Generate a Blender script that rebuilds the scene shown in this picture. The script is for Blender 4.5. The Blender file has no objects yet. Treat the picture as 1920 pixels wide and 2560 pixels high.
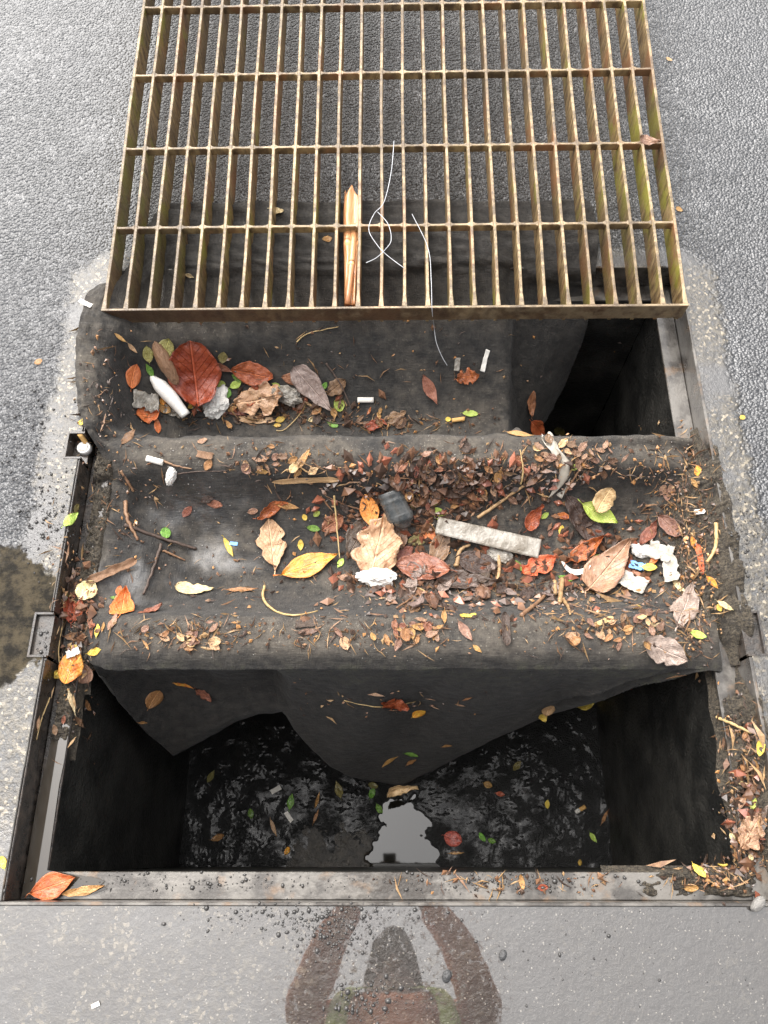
import bpy, bmesh, math, random
from mathutils import Vector, Matrix, noise
from mathutils.bvhtree import BVHTree
sc = bpy.context.scene
col = sc.collection
rnd = random.Random(7)
# ------------------------------------------------------------------ camera, sky, sun, exposure
CAM = Vector((0, 0, 1.42))
RX = Vector((0.99995, 0.00092, -0.01019)); RY = Vector((0.00322, 0.91736, 0.39804)); RZ = Vector((0.00971, -0.39805, 0.91731))
FPX = 1981.12                                   # focal length in pixels of the 1920 x 2560 photograph
cd = bpy.data.cameras.new('camera'); cam = bpy.data.objects.new('camera', cd); col.objects.link(cam)
cam.matrix_world = Matrix(((RX.x, RY.x, RZ.x, CAM.x), (RX.y, RY.y, RZ.y, CAM.y), (RX.z, RY.z, RZ.z, CAM.z), (0, 0, 0, 1)))
cd.sensor_fit = 'VERTICAL'; cd.sensor_height = 36; cd.lens = 36 * FPX / 2560; cd.clip_start = 0.02; cd.clip_end = 400
sc.camera = cam
SUN_EL, SUN_AZ = math.radians(58), math.radians(-35)     # azimuth from +Y towards +X: ahead and to the left
w = bpy.data.worlds.new('World'); sc.world = w; w.use_nodes = True
wn = w.node_tree; wn.nodes.clear()
sky = wn.nodes.new('ShaderNodeTexSky'); sky.sky_type = 'NISHITA'; sky.sun_disc = False
sky.sun_elevation = SUN_EL; sky.sun_rotation = SUN_AZ; sky.air_density = 1.0; sky.dust_density = 6.0; sky.ozone_density = 1.0
hsv = wn.nodes.new('ShaderNodeHueSaturation'); hsv.inputs['Saturation'].default_value = 0.28
bg = wn.nodes.new('ShaderNodeBackground'); bg.inputs['Strength'].default_value = 0.13
wo = wn.nodes.new('ShaderNodeOutputWorld')
wn.links.new(sky.outputs[0], hsv.inputs['Color']); wn.links.new(hsv.outputs[0], bg.inputs['Color']); wn.links.new(bg.outputs[0], wo.inputs[0])
sl = bpy.data.lights.new('sun', 'SUN'); sl.energy = 1.3; sl.angle = math.radians(110); sl.color = (1, .96, .9)
so = bpy.data.objects.new('sun', sl); col.objects.link(so)
sdir = Vector((math.sin(SUN_AZ) * math.cos(SUN_EL), math.cos(SUN_AZ) * math.cos(SUN_EL), math.sin(SUN_EL)))
so.rotation_euler = sdir.to_track_quat('Z', 'Y').to_euler()
vs = sc.view_settings; vs.view_transform = 'Standard'; vs.look = 'None'; vs.gamma = 1; vs.use_curve_mapping = False; vs.exposure = 1.6
sc.cycles.max_bounces = 8

# ------------------------------------------------------------------ helpers
def ray(px, py):
    return ((px - 960) / FPX) * RX - ((py - 1280) / FPX) * RY - RZ
def un(px, py, z):
    d = ray(px, py); return CAM + d * ((z - CAM.z) / d.z)
def tag(o, label=None, cat=None, group=None, kind=None):
    if label: o['label'] = label
    if cat: o['category'] = cat
    if group: o['group'] = group
    if kind: o['kind'] = kind
    return o
def empty(name, loc=(0, 0, 0)):
    o = bpy.data.objects.new(name, None); o.location = loc; o.empty_display_size = .02; col.objects.link(o); return o
def link(name, me, parent=None):
    o = bpy.data.objects.new(name, me); col.objects.link(o)
    if parent: o.parent = parent
    return o
def mesh(name, v, f, mats, smooth=True, mi=None):
    me = bpy.data.meshes.new(name); me.from_pydata([tuple(p) for p in v], [], f)
    for m in (mats if isinstance(mats, (list, tuple)) else [mats]): me.materials.append(m)
    if smooth: me.polygons.foreach_set('use_smooth', [True] * len(me.polygons))
    if mi: me.polygons.foreach_set('material_index', mi)
    me.update(); return me
def mk(name, v, f, mats, parent=None, smooth=True, mi=None):
    return link(name, mesh(name, v, f, mats, smooth, mi), parent)
BV, BF = [], []                                # everything litter can lie on
def solid(v, f):
    b = len(BV); BV.extend(Vector(p) for p in v); BF.extend([tuple(i + b for i in q) for q in f])
def fbm(x, y, z=0., o=3):
    s = 0; a = 1
    for i in range(o):
        s += a * noise.noise((x, y, z + 7 * i)); x *= 2.03; y *= 2.03; a *= .5
    return s
def sst(a, b, x):
    t = max(0, min(1, (x - a) / (b - a))); return t * t * (3 - 2 * t)
def box(x0, x1, y0, y1, z0, z1, bev=0):
    v = [(x, y, z) for z in (z0, z1) for y in (y0, y1) for x in (x0, x1)]
    f = [(0, 2, 3, 1), (4, 5, 7, 6), (0, 1, 5, 4), (2, 6, 7, 3), (0, 4, 6, 2), (1, 3, 7, 5)]
    return v, f
def bevbox(name, x0, x1, y0, y1, z0, z1, m, parent=None, bev=.0012, seg=1):
    bm = bmesh.new(); v, f = box(x0, x1, y0, y1, z0, z1)
    vv = [bm.verts.new(p) for p in v]
    for q in f: bm.faces.new([vv[i] for i in q])
    bmesh.ops.bevel(bm, geom=bm.edges[:], offset=bev, segments=seg, affect='EDGES')
    me = bpy.data.meshes.new(name); bm.to_mesh(me); bm.free(); me.materials.append(m)
    return link(name, me, parent)
def grid(nu, nv, fn):
    v = [fn(i / (nu - 1), j / (nv - 1)) for i in range(nu) for j in range(nv)]
    f = [(i * nv + j, (i + 1) * nv + j, (i + 1) * nv + j + 1, i * nv + j + 1) for i in range(nu - 1) for j in range(nv - 1)]
    return v, f
def tube(pts, rad, sides=6):
    pts = [Vector(p) for p in pts]; v = []; f = []; n = len(pts)
    for i, p in enumerate(pts):
        t = (pts[min(i + 1, n - 1)] - pts[max(i - 1, 0)]).normalized()
        a = t.orthogonal().normalized() if abs(t.z) > .9 else t.cross(Vector((0, 0, 1))).normalized()
        b = t.cross(a); r = rad(i / max(1, n - 1)) if callable(rad) else rad
        for k in range(sides):
            c = 2 * math.pi * k / sides; v.append(p + (a * math.cos(c) + b * math.sin(c)) * r)
    for i in range(n - 1):
        for k in range(sides):
            k2 = (k + 1) % sides; f.append((i * sides + k, i * sides + k2, (i + 1) * sides + k2, (i + 1) * sides + k))
    f.append(tuple(range(sides))[::-1]); f.append(tuple((n - 1) * sides + k for k in range(sides)))
    return v, f
def smooth_path(p, n=24):
    p = [Vector(q) for q in p]; out = []
    for i in range(n):
        s = i / (n - 1) * (len(p) - 1); k = min(int(s), len(p) - 2); t = s - k
        a, b, c, d = p[max(k - 1, 0)], p[k], p[k + 1], p[min(k + 2, len(p) - 1)]
        out.append(.5 * ((2 * b) + (c - a) * t + (2 * a - 5 * b + 4 * c - d) * t * t + (3 * b - a - 3 * c + d) * t ** 3))
    return out

# ------------------------------------------------------------------ materials
class NT:
    def __init__(s, name):
        s.m = bpy.data.materials.new(name); s.m.use_nodes = True; s.t = s.m.node_tree; s.b = s.t.nodes['Principled BSDF']; s.out = s.t.nodes['Material Output']
    def n(s, ty, **kw):
        d = s.t.nodes.new(ty)
        for k, v in kw.items():
            if k.startswith('_'): setattr(d, k[1:], v)
            else: s.set(d, k.replace('__', ' '), v)
        return d
    def set(s, d, k, v):
        i = d.inputs[int(k[1:])] if k[0] == 'i' and k[1:].isdigit() else d.inputs[k]
        if isinstance(v, bpy.types.NodeSocket): s.t.links.new(v, i)
        else: i.default_value = (*v, 1) if isinstance(v, (tuple, list)) and len(v) == 3 and i.type == 'RGBA' else v
    def pos(s): return s.n('ShaderNodeNewGeometry').outputs['Position']
    def obj(s): return s.n('ShaderNodeTexCoord').outputs['Object']
    def gen(s): return s.n('ShaderNodeTexCoord').outputs['Generated']
    def rand(s): return s.n('ShaderNodeObjectInfo').outputs['Random']
    def map(s, v, scale, loc=(0, 0, 0), rot=(0, 0, 0)): return s.n('ShaderNodeMapping', Vector=v, Scale=scale, Location=loc, Rotation=rot).outputs[0]
    def noise(s, v, sc, det=4, ro=.6, dist=0): return s.n('ShaderNodeTexNoise', Vector=v, Scale=sc, Detail=det, Roughness=ro, Distortion=dist).outputs[0]
    def vor(s, v, sc, feat='F1', out=0, rnd=1.): return s.n('ShaderNodeTexVoronoi', _feature=feat, Vector=v, Scale=sc, Randomness=rnd).outputs[out]
    def ramp(s, v, a, b, lo=0., hi=1.):
        return s.n('ShaderNodeMapRange', _interpolation_type='SMOOTHSTEP', i0=v, i1=a, i2=b, i3=lo, i4=hi).outputs[0]
    def mix(s, f, a, b):
        d = s.n('ShaderNodeMix', _data_type='RGBA'); s.set(d, 'i0', f); s.set(d, 'i6', a); s.set(d, 'i7', b); return d.outputs[2]
    def mth(s, op, a, b=0., c=0.): return s.n('ShaderNodeMath', _operation=op, i0=a, i1=b, i2=c).outputs[0]
    def xyz(s, v): return s.n('ShaderNodeSeparateXYZ', Vector=v).outputs
    def bump(s, h, st, dist, nrm=None):
        d = s.n('ShaderNodeBump', Strength=st, Distance=dist, Height=h)
        if nrm is not None: s.set(d, 'Normal', nrm)
        return d.outputs[0]
    def p(s, **kw):
        for k, v in kw.items(): s.set(s.b, k.replace('_', ' '), v)
        return s.m
XL, XR, YF, YB, ZL, WL = -.629, .642, -.068, 1.21, -.06, .0405
def m_ground():
    s = NT('wet_asphalt_and_concrete'); P = s.pos(); X, Y, Z = s.xyz(P)
    dx = s.mth('MAXIMUM', s.mth('SUBTRACT', s.mth('ABSOLUTE', s.mth('SUBTRACT', X, .0065)), .642), 0)
    dy = s.mth('MAXIMUM', s.mth('SUBTRACT', s.mth('ABSOLUTE', s.mth('SUBTRACT', Y, .571)), .645), 0)
    d = s.mth('SQRT', s.mth('ADD', s.mth('MULTIPLY', dx, dx), s.mth('MULTIPLY', dy, dy)))
    n1 = s.mth('SUBTRACT', s.noise(P, 5, 6, .65), .5); n2 = s.mth('SUBTRACT', s.noise(P, 22, 4), .5)
    v0 = s.vor(P, 70)
    near = s.ramp(s.mth('ADD', d, s.mth('ADD', s.mth('MULTIPLY', n1, .07), s.mth('ADD', s.mth('MULTIPLY', n2, .05), s.mth('MULTIPLY', v0, .02)))), .070, .096, 1, 0)
    front = s.ramp(s.mth('ADD', Y, s.mth('ADD', s.mth('MULTIPLY', n1, .22), s.mth('ADD', s.mth('MULTIPLY', n2, .08), s.mth('MULTIPLY', v0, .05)))), .54, .60, 1, 0)
    conc = s.mth('MAXIMUM', near, front)
    back = s.ramp(Y, 1.19, 1.24); conc = s.mth('MULTIPLY', conc, s.mth('SUBTRACT', 1, s.mth('MULTIPLY', back, s.ramp(d, .03, .06))))
    film = s.ramp(s.mth('ADD', Y, s.mth('MULTIPLY', n2, .02)), -.02, .10, 1, 0)           # still water in front of the frame
    # asphalt
    v = s.vor(P, 165); vc = s.vor(P, 135, 'F1', 1); fine = s.noise(P, 300, 2, .7)
    ab = s.mix(s.xyz(vc)[0], (.013, .013, .014), (.05, .05, .052)); ab = s.mix(s.ramp(s.noise(P, 7, 5), .45, .7), ab, (.035, .035, .037))
    ah = s.mth('ADD', s.mth('MULTIPLY', v, -1.0), s.mth('MULTIPLY', fine, .35))
    # concrete
    agg = s.vor(P, 190, 'F1', 1); cell = s.xyz(agg)
    sp = s.ramp(s.noise(P, 75, 5, .7), .40, .64)
    cb = s.mix(sp, (.022, .019, .015), (.080, .066, .043)); cb = s.mix(s.ramp(cell[1], .86, .93), cb, (.22, .185, .13)); cb = s.mix(s.ramp(cell[2], .9, .95), cb, (.03, .03, .03))
    cb = s.mix(s.ramp(s.noise(P, 6, 5, .6), .46, .62), cb, (.055, .053, .052))
    right_front = s.mth('MULTIPLY', film, s.ramp(s.mth('ADD', X, s.mth('MULTIPLY', n1, .4)), -.22, .12))
    cb = s.mix(s.mth('MULTIPLY', right_front, .6), cb, (.024, .023, .021))
    cb = s.mix(s.mth('MULTIPLY', film, s.mth('SUBTRACT', s.ramp(s.noise(P, 18, 5, .7), .4, .6, .93, .78), s.mth('MULTIPLY', s.mth('MULTIPLY', s.ramp(s.noise(P, 11, 5, .65), .42, .62), s.ramp(X, -.05, -.35)), .34))), cb, (.012, .008, .005))
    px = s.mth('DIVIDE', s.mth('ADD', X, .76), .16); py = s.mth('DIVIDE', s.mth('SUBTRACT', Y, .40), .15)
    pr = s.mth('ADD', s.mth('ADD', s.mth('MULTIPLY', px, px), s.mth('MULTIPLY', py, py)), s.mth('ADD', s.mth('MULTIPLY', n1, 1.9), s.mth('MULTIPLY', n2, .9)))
    dark_refl = s.ramp(pr, .88, 1., 1, 0)  # dark reflection on the wet ground, painted into the base colour with gloss cut
    cb = s.mix(s.mth('MULTIPLY', dark_refl, .95), cb, s.mix(s.ramp(s.noise(P, 24, 6, .7), .4, .62), (.008, .007, .005), (.052, .041, .024)))
    wsp = s.ramp(s.xyz(s.vor(P, 480, 'F1', 1))[0], .985, .992); cb = s.mix(s.mth('MULTIPLY', wsp, s.mth('MULTIPLY', film, .6)), cb, (.20, .18, .15))
    ch = s.mth('MULTIPLY', s.noise(P, 75, 4, .75), 1.1)
    base = s.mix(conc, ab, cb)
    nb = s.bump(s.mth('ADD', s.mth('MULTIPLY', ah, s.mth('SUBTRACT', 1, conc)), s.mth('MULTIPLY', ch, s.mth('MULTIPLY', conc, .55))), .9, .007)
    rip = s.bump(s.mth('ADD', s.noise(P, 14, 2), s.mth('MULTIPLY', s.ramp(s.noise(P, 90, 4, .7), .56, .72), .5)), .06, .0022)
    nrm = s.n('ShaderNodeMix', _data_type='VECTOR'); s.set(nrm, 'i0', s.mth('MAXIMUM', film, s.ramp(s.noise(P, 4.5, 5, .7), .50, .70, 0, .28))); s.set(nrm, 'i4', nb); s.set(nrm, 'i5', rip)
    wet = s.mth('ADD', .85, s.mth('MULTIPLY', film, .15)); wet = s.mth('MULTIPLY', wet, s.mth('SUBTRACT', 1, s.mth('MULTIPLY', dark_refl, .95)))
    return s.p(Base_Color=base, Roughness=s.mth('ADD', .5, s.mth('MULTIPLY', dark_refl, .2)), Specular_IOR_Level=s.mth('SUBTRACT', .5, s.mth('MULTIPLY', dark_refl, .42)), Normal=nb, Coat_Weight=wet, Coat_Roughness=s.mth('SUBTRACT', .15, s.mth('MULTIPLY', film, .13)), Coat_IOR=s.mth('ADD', s.mth('SUBTRACT', 1.92, s.mth('MULTIPLY', conc, .42)), s.mth('MULTIPLY', film, .30)), Coat_Normal=nrm.outputs[1])
def m_frame():
    s = NT('weathered_wet_steel'); P = s.pos(); n = s.noise(P, 14, 6, .65); f = s.noise(P, 110, 4)
    base = s.mix(s.ramp(n, .42, .6), (.04, .035, .030), (.13, .12, .106)); base = s.mix(s.mth('MULTIPLY', s.ramp(s.noise(P, 18, 5), .55, .7), .6), base, (.17, .10, .05))
    return s.p(Base_Color=base, Metallic=.25, Roughness=s.ramp(n, .3, .7, .22, .5), Normal=s.bump(s.mth('ADD', f, s.mth('MULTIPLY', n, 2)), .4, .002), Coat_Weight=.5, Coat_Roughness=.12)
def m_muddy():
    s = NT('muddy_steel'); P = s.pos(); n = s.noise(P, 40, 6, .7)
    return s.p(Base_Color=s.mix(s.ramp(n, .4, .68), (.014, .011, .009), (.06, .045, .034)), Roughness=s.ramp(n, .35, .65, .2, .6), Normal=s.bump(n, .9, .006), Coat_Weight=.3, Coat_Roughness=.1)
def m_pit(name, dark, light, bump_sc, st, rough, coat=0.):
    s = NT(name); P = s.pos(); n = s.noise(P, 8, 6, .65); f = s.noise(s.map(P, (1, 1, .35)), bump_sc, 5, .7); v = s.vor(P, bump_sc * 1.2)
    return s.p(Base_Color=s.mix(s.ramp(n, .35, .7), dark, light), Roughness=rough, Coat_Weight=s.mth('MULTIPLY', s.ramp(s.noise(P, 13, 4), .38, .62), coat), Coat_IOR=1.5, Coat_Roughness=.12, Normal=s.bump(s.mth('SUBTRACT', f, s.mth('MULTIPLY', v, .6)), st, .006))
def m_fabric():
    s = NT('dirty_geotextile'); P = s.pos(); X, Y, Z = s.xyz(P); N = s.xyz(s.n('ShaderNodeNewGeometry').outputs['Normal'])
    n = s.noise(P, 7, 6, .65); n2 = s.noise(P, 45, 5, .7); fib = s.noise(s.map(P, (40, 330, 60), rot=(0, 0, .3)), 1, 4, .65); fib2 = s.noise(s.map(P, (300, 45, 80), rot=(0, 0, -.2)), 1, 4, .65)
    base = s.mix(s.ramp(n2, .3, .75), (.019, .018, .017), (.046, .042, .037))
    mud = s.mth('MULTIPLY', s.ramp(s.mth('ADD', s.mth('ADD', n, s.mth('MULTIPLY', n2, .4)), s.mth('MULTIPLY', s.ramp(Z, -.09, -.02), .14)), .62, .92), s.ramp(N[2], .45, .95))
    mud = s.mth('MULTIPLY', mud, s.mth('MULTIPLY', s.ramp(Y, .30, .36), s.ramp(Y, 1.22, 1.0))); mud = s.mth('MAXIMUM', mud, s.mth('MULTIPLY', s.mth('MULTIPLY', s.ramp(s.mth('ADD', X, s.mth('MULTIPLY', n, .5)), .05, .45), s.ramp(n2, .35, .62)), s.mth('MULTIPLY', s.ramp(Y, .42, .5), s.ramp(Y, .72, .66))))
    base = s.mix(mud, base, s.mix(s.ramp(s.noise(P, 60, 4), .3, .7), (.048, .041, .034), (.092, .08, .064)))
    base = s.mix(s.mth('MULTIPLY', s.ramp(s.mth('MAXIMUM', fib, fib2), .56, .76), .3), base, (.085, .08, .072))
    moss = s.mth('MULTIPLY', s.mth('MULTIPLY', s.ramp(Z, -.16, -.05), s.ramp(Y, .29, .34, 1, 0)), s.ramp(n2, .45, .7)); base = s.mix(s.mth('MULTIPLY', moss, .6), base, (.05, .06, .018))
    grit = s.ramp(s.xyz(s.vor(P, 380, 'F1', 1))[0], .975, .985); base = s.mix(s.mth('MULTIPLY', grit, s.mth('MULTIPLY', mud, .5)), base, (.22, .20, .16))
    wet = s.mth('MULTIPLY', s.ramp(s.noise(P, 5, 3), .45, .62), s.mth('MULTIPLY', s.ramp(X, -.5, -.15, 1, 0), s.mth('MULTIPLY', s.ramp(Y, .43, .5), s.ramp(Y, .7, .74, 1, 0))))
    h = s.mth('ADD', s.mth('ADD', fib, fib2), s.mth('MULTIPLY', n2, 1.6))
    return s.p(Base_Color=base, Roughness=s.mth('SUBTRACT', .82, s.mth('MULTIPLY', wet, .52)), Specular_IOR_Level=s.mth('ADD', .35, s.mth('MULTIPLY', wet, .5)), Coat_Weight=s.mth('MULTIPLY', wet, .7), Coat_Roughness=.22, Normal=s.bump(h, .7, .003), Sheen_Weight=.06, Sheen_Roughness=.4)
def m_mud():
    s = NT('mud_and_roots'); P = s.pos(); f = s.noise(s.map(P, (120, 300, 120), rot=(0, 0, .6)), 1, 5, .7, 1.5); g = s.noise(s.map(P, (260, 90, 120), rot=(0, 0, -.4)), 1, 5, .7, 1.5); n = s.noise(P, 28, 6, .7)
    h = s.mth('ADD', f, g)
    base = s.mix(s.ramp(h, .85, 1.15), (.022, .018, .014), (.12, .098, .068)); base = s.mix(s.ramp(n, .5, .7), base, (.03, .026, .022))
    return s.p(Base_Color=base, Roughness=.6, Normal=s.bump(s.mth('ADD', h, n), .9, .006))
def m_grate():
    s = NT('rusted_grate_steel'); P = s.pos(); X, Y, Z = s.xyz(P); N = s.xyz(s.n('ShaderNodeNewGeometry').outputs['Normal'])
    st = s.noise(s.map(P, (30, 20, 26), rot=(.7, 0, 0)), 1, 5, .65); st2 = s.noise(s.map(P, (40, 110, 22), rot=(.75, 0, 0)), 1, 4, .6); n = s.noise(P, 5, 4); f = s.noise(P, 160, 4, .7)
    base = s.mix(s.ramp(st2, .35, .65), (.11, .07, .034), (.37, .26, .125))
    base = s.mix(s.ramp(s.noise(P, 9, 3), .5, .66), base, s.mix(st, (.16, .07, .03), (.36, .19, .08)))
    alg = s.mth('MULTIPLY', s.ramp(s.mth('ADD', s.mth('ADD', n, s.mth('MULTIPLY', st, .5)), s.mth('MULTIPLY', s.mth('ABSOLUTE', X), .22)), .86, 1.02), s.ramp(s.mth('ABSOLUTE', N[0]), .5, .9))
    base = s.mix(s.mth('MULTIPLY', alg, .8), base, (.28, .27, .035))
    top = s.ramp(N[2], .6, .9)
    base = s.mix(s.mth('MULTIPLY', top, .8), base, s.mix(s.ramp(s.noise(P, 38, 5, .7), .40, .62), (.09, .068, .045), (.36, .27, .16)))
    lf = s.mth('MULTIPLY', s.ramp(X, -.62, -.25, 1, 0), s.ramp(Y, 1.9, 1.2)); base = s.mix(s.mth('MULTIPLY', lf, .55), base, (.10, .078, .055)); base = s.mix(s.mth('MULTIPLY', s.ramp(s.noise(P, 3.2, 3), .48, .62), .5), base, (.075, .05, .03))
    base = s.mix(s.mth('MULTIPLY', s.ramp(f, .6, .75), .7), base, (.07, .048, .028))
    fr = s.ramp(Y, 1.066, 1.0655 - .004); base = s.mix(s.mth('MULTIPLY', s.mth('SUBTRACT', 1, top), s.mth('MULTIPLY', fr, .75)), base, s.mix(s.ramp(s.mth('ADD', st, s.mth('MULTIPLY', X, .3)), .5, .72), (.05, .026, .016), (.19, .14, .085)))
    return s.p(Base_Color=base, Metallic=.1, Roughness=s.ramp(f, .3, .7, .3, .6), Normal=s.bump(s.mth('ADD', f, st), .5, .0018))
def m_plain(name, c, rough=.5, c2=None, sc=40, bump=.2, dist=.002, **kw):
    s = NT(name); P = s.obj(); n = s.noise(P, sc, 5, .65)
    return s.p(Base_Color=s.mix(s.ramp(n, .35, .65), c, c2 or tuple(x * .6 for x in c)), Roughness=rough, Normal=s.bump(n, bump, dist), **kw)
def m_water(name, base=(.01, .009, .007), ior=1.7):
    s = NT(name); P = s.pos()
    return s.p(Base_Color=base, Roughness=.03, IOR=ior, Normal=s.bump(s.noise(P, 12, 2), .03, .002))
def m_leaf(name, c1, c2, spot=(.03, .018, .01), rough=.3, spots=.28, vein=None):
    s = NT(name); G = s.gen(); O = s.obj(); r = s.rand(); gx, gy, gz = s.xyz(G)
    off = s.n('ShaderNodeVectorMath', _operation='ADD', i0=O, i1=s.n('ShaderNodeCombineXYZ', X=s.mth('MULTIPLY', r, 9), Y=s.mth('MULTIPLY', r, 5)).outputs[0]).outputs[0]
    n = s.noise(s.map(off, (1, 1, 1)), 5, 5, .7); n2 = s.noise(off, 16, 4, .75)
    base = s.mix(s.ramp(n, .33, .67), c1, c2); base = s.mix(s.mth('MULTIPLY', s.ramp(n2, .62, .74), spots), base, spot)
    ay = s.mth('ABSOLUTE', s.mth('SUBTRACT', gy, .5))
    vw = s.mth('FRACT', s.mth('SUBTRACT', s.mth('MULTIPLY', gx, 8), s.mth('MULTIPLY', ay, 7))); vl = s.ramp(vw, 0, .14, 1, 0); rib = s.ramp(ay, .008, .035, 1, 0)
    veins = s.mth('MAXIMUM', rib, s.mth('MULTIPLY', vl, .45)); base = s.mix(s.mth('MULTIPLY', veins, .62), base, vein or tuple(min(1, x * 1.7 + .02) for x in c2))
    hs = s.n('ShaderNodeHueSaturation', Color=base, Value=s.mth('ADD', .85, s.mth('MULTIPLY', r, .5)), Hue=s.mth('ADD', .49, s.mth('MULTIPLY', r, .024)), Saturation=1.0)
    h = s.mth('ADD', n, s.mth('MULTIPLY', veins, -.7))
    s.set(s.b, 'Subsurface Weight', 0)
    return s.p(Base_Color=hs.outputs[0], Roughness=rough, Normal=s.bump(h, .7, .012), Coat_Weight=.3 if c2[0] > .12 else .12, Coat_Roughness=.14)
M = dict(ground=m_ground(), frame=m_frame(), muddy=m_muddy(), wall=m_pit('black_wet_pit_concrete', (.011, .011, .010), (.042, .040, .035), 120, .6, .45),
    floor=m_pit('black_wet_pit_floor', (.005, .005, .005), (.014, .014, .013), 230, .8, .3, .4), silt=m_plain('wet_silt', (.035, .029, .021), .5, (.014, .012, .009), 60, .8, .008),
    fabric=m_fabric(), mud=m_mud(), grate=m_grate(), water=m_water('pit_water', ior=1.62), ledge_water=m_water('ledge_water', (.03, .024, .017), 1.6),
    pvc=m_plain('grey_pipe_plastic', (.03, .03, .03), .4, (.02, .019, .018)), pilaster=m_plain('mossy_concrete', (.10, .09, .06), .7, (.03, .03, .02), 90, .8, .006))
L = dict(
    rust=m_leaf('leaf_rust', (.22, .045, .012), (.36, .09, .025)), orange=m_leaf('leaf_orange', (.52, .13, .03), (.62, .22, .06), spots=.2), redor=m_leaf('leaf_red_orange', (.5, .10, .03), (.6, .17, .06), spots=.15),
    red=m_leaf('leaf_red', (.30, .045, .03), (.42, .08, .05)), redbrown=m_leaf('leaf_red_brown', (.17, .055, .03), (.30, .115, .065)), pink=m_leaf('leaf_pink_brown', (.20, .10, .065), (.33, .185, .12)),
    tan=m_leaf('leaf_tan', (.42, .24, .12), (.58, .38, .21), spots=.25), brown=m_leaf('leaf_brown', (.11, .055, .03), (.19, .10, .055)), dark=m_leaf('leaf_dark_brown', (.04, .025, .018), (.075, .048, .035)),
    ochre=m_leaf('leaf_ochre', (.32, .15, .05), (.44, .23, .09)), yellow=m_leaf('leaf_yellow', (.66, .42, .05), (.72, .52, .12), spots=.15), yelor=m_leaf('leaf_yellow_orange', (.58, .15, .025), (.68, .36, .05), spots=.12),
    cream=m_leaf('leaf_cream', (.62, .46, .22), (.7, .56, .33), spots=.15), lime=m_leaf('leaf_lime', (.36, .5, .07), (.5, .58, .14), spots=.05), green=m_leaf('leaf_green', (.10, .25, .03), (.2, .36, .06), spots=.05),
    olive=m_leaf('leaf_olive', (.17, .14, .04), (.26, .22, .07)), grey=m_leaf('leaf_grey_brown', (.16, .115, .095), (.27, .20, .17)),
    white=m_plain('white_tissue', (.72, .70, .66), .7, (.5, .48, .44), 60, .4), dirty=m_plain('dirty_plastic_film', (.43, .40, .35), .28, (.22, .19, .15), 5, .4, .03, Transmission_Weight=.2), plastic=m_plain('white_plastic', (.74, .72, .68), .35, (.62, .6, .55), 25, .05),
    filt=m_plain('filter_tan', (.62, .38, .13), .7, (.5, .28, .09), 80), paper=m_plain('white_paper', (.75, .72, .66), .7, (.6, .56, .5), 60), blue=m_plain('blue_plastic', (.12, .32, .62), .4, (.2, .42, .7), 60),
    greyp=m_plain('grey_clouded_plastic', (.05, .055, .055), .18, (.12, .12, .115), 4, .1, .01, Transmission_Weight=.35), cap=m_plain('cap_metal', (.42, .42, .41), .3, (.5, .48, .45), 50, .1, Metallic=.4), stick=m_plain('stick_tan', (.36, .23, .11), .6, (.22, .13, .06), 120, .5),
    twig=m_plain('twig_dark', (.05, .032, .024), .6, (.09, .06, .045), 150, .6), straw=m_plain('straw', (.5, .36, .17), .6, (.36, .24, .10), 100, .3), bark=m_plain('bark_brown', (.15, .075, .04), .55, (.26, .15, .08), 90, .7), wire=m_plain('wire', (.55, .56, .58), .3, (.4, .41, .43), 40),
    peach=m_leaf('sheath_peach', (.30, .11, .05), (.46, .21, .10), spots=.3), stone=m_plain('stone', (.25, .24, .22), .5, (.14, .13, .12), 60, .6), dwhite=m_plain('dirty_white_paper', (.48, .45, .40), .5, (.30, .27, .22), 4, .3, .02), dstone=m_plain('dark_wet_stone', (.05, .05, .05), .12, (.03, .03, .03), 6, .3, .05))

# ------------------------------------------------------------------ ground, frame, pit
def gz(y): return .075 * max(0., y - 1.24) if y < 3 else .132 + .01 * (y - 3)
xs = [-60, -12, -4, -2, -1.4, -1, -.8, -.664, XL - .0065, -.4, -.2, 0, .2, .4, XR + .0065, .676, .8, 1, 1.4, 2, 4, 12, 60]
ys = [-60, -12, -4, -2, -1, -.5, -.3, -.2, YF - .0065, .331, .415, .736, .798, 1.0, YB + .0065, 1.24, 1.3, 1.5, 1.8, 2.2, 2.6, 3, 4, 8, 20, 60]
def hole(x, y):
    if XL - .01 < x < XR + .01 and YF - .01 < y < YB + .01: return True
    if -.664 < x < XL and (.331 < y < .415 or .736 < y < .798): return True
    return XR < x < .676 and .331 < y < .415
gv = [(x, y, gz(y)) for y in ys for x in xs]; nx = len(xs)
gf = [(j * nx + i, j * nx + i + 1, (j + 1) * nx + i + 1, (j + 1) * nx + i) for j in range(len(ys) - 1) for i in range(nx - 1)
      if not hole((xs[i] + xs[i + 1]) / 2, (ys[j] + ys[j + 1]) / 2)]
tag(mk('ground', gv, gf, M['ground'], smooth=False), 'wet asphalt and concrete pavement around the open drain', 'ground', kind='structure'); solid(gv, gf)

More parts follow.
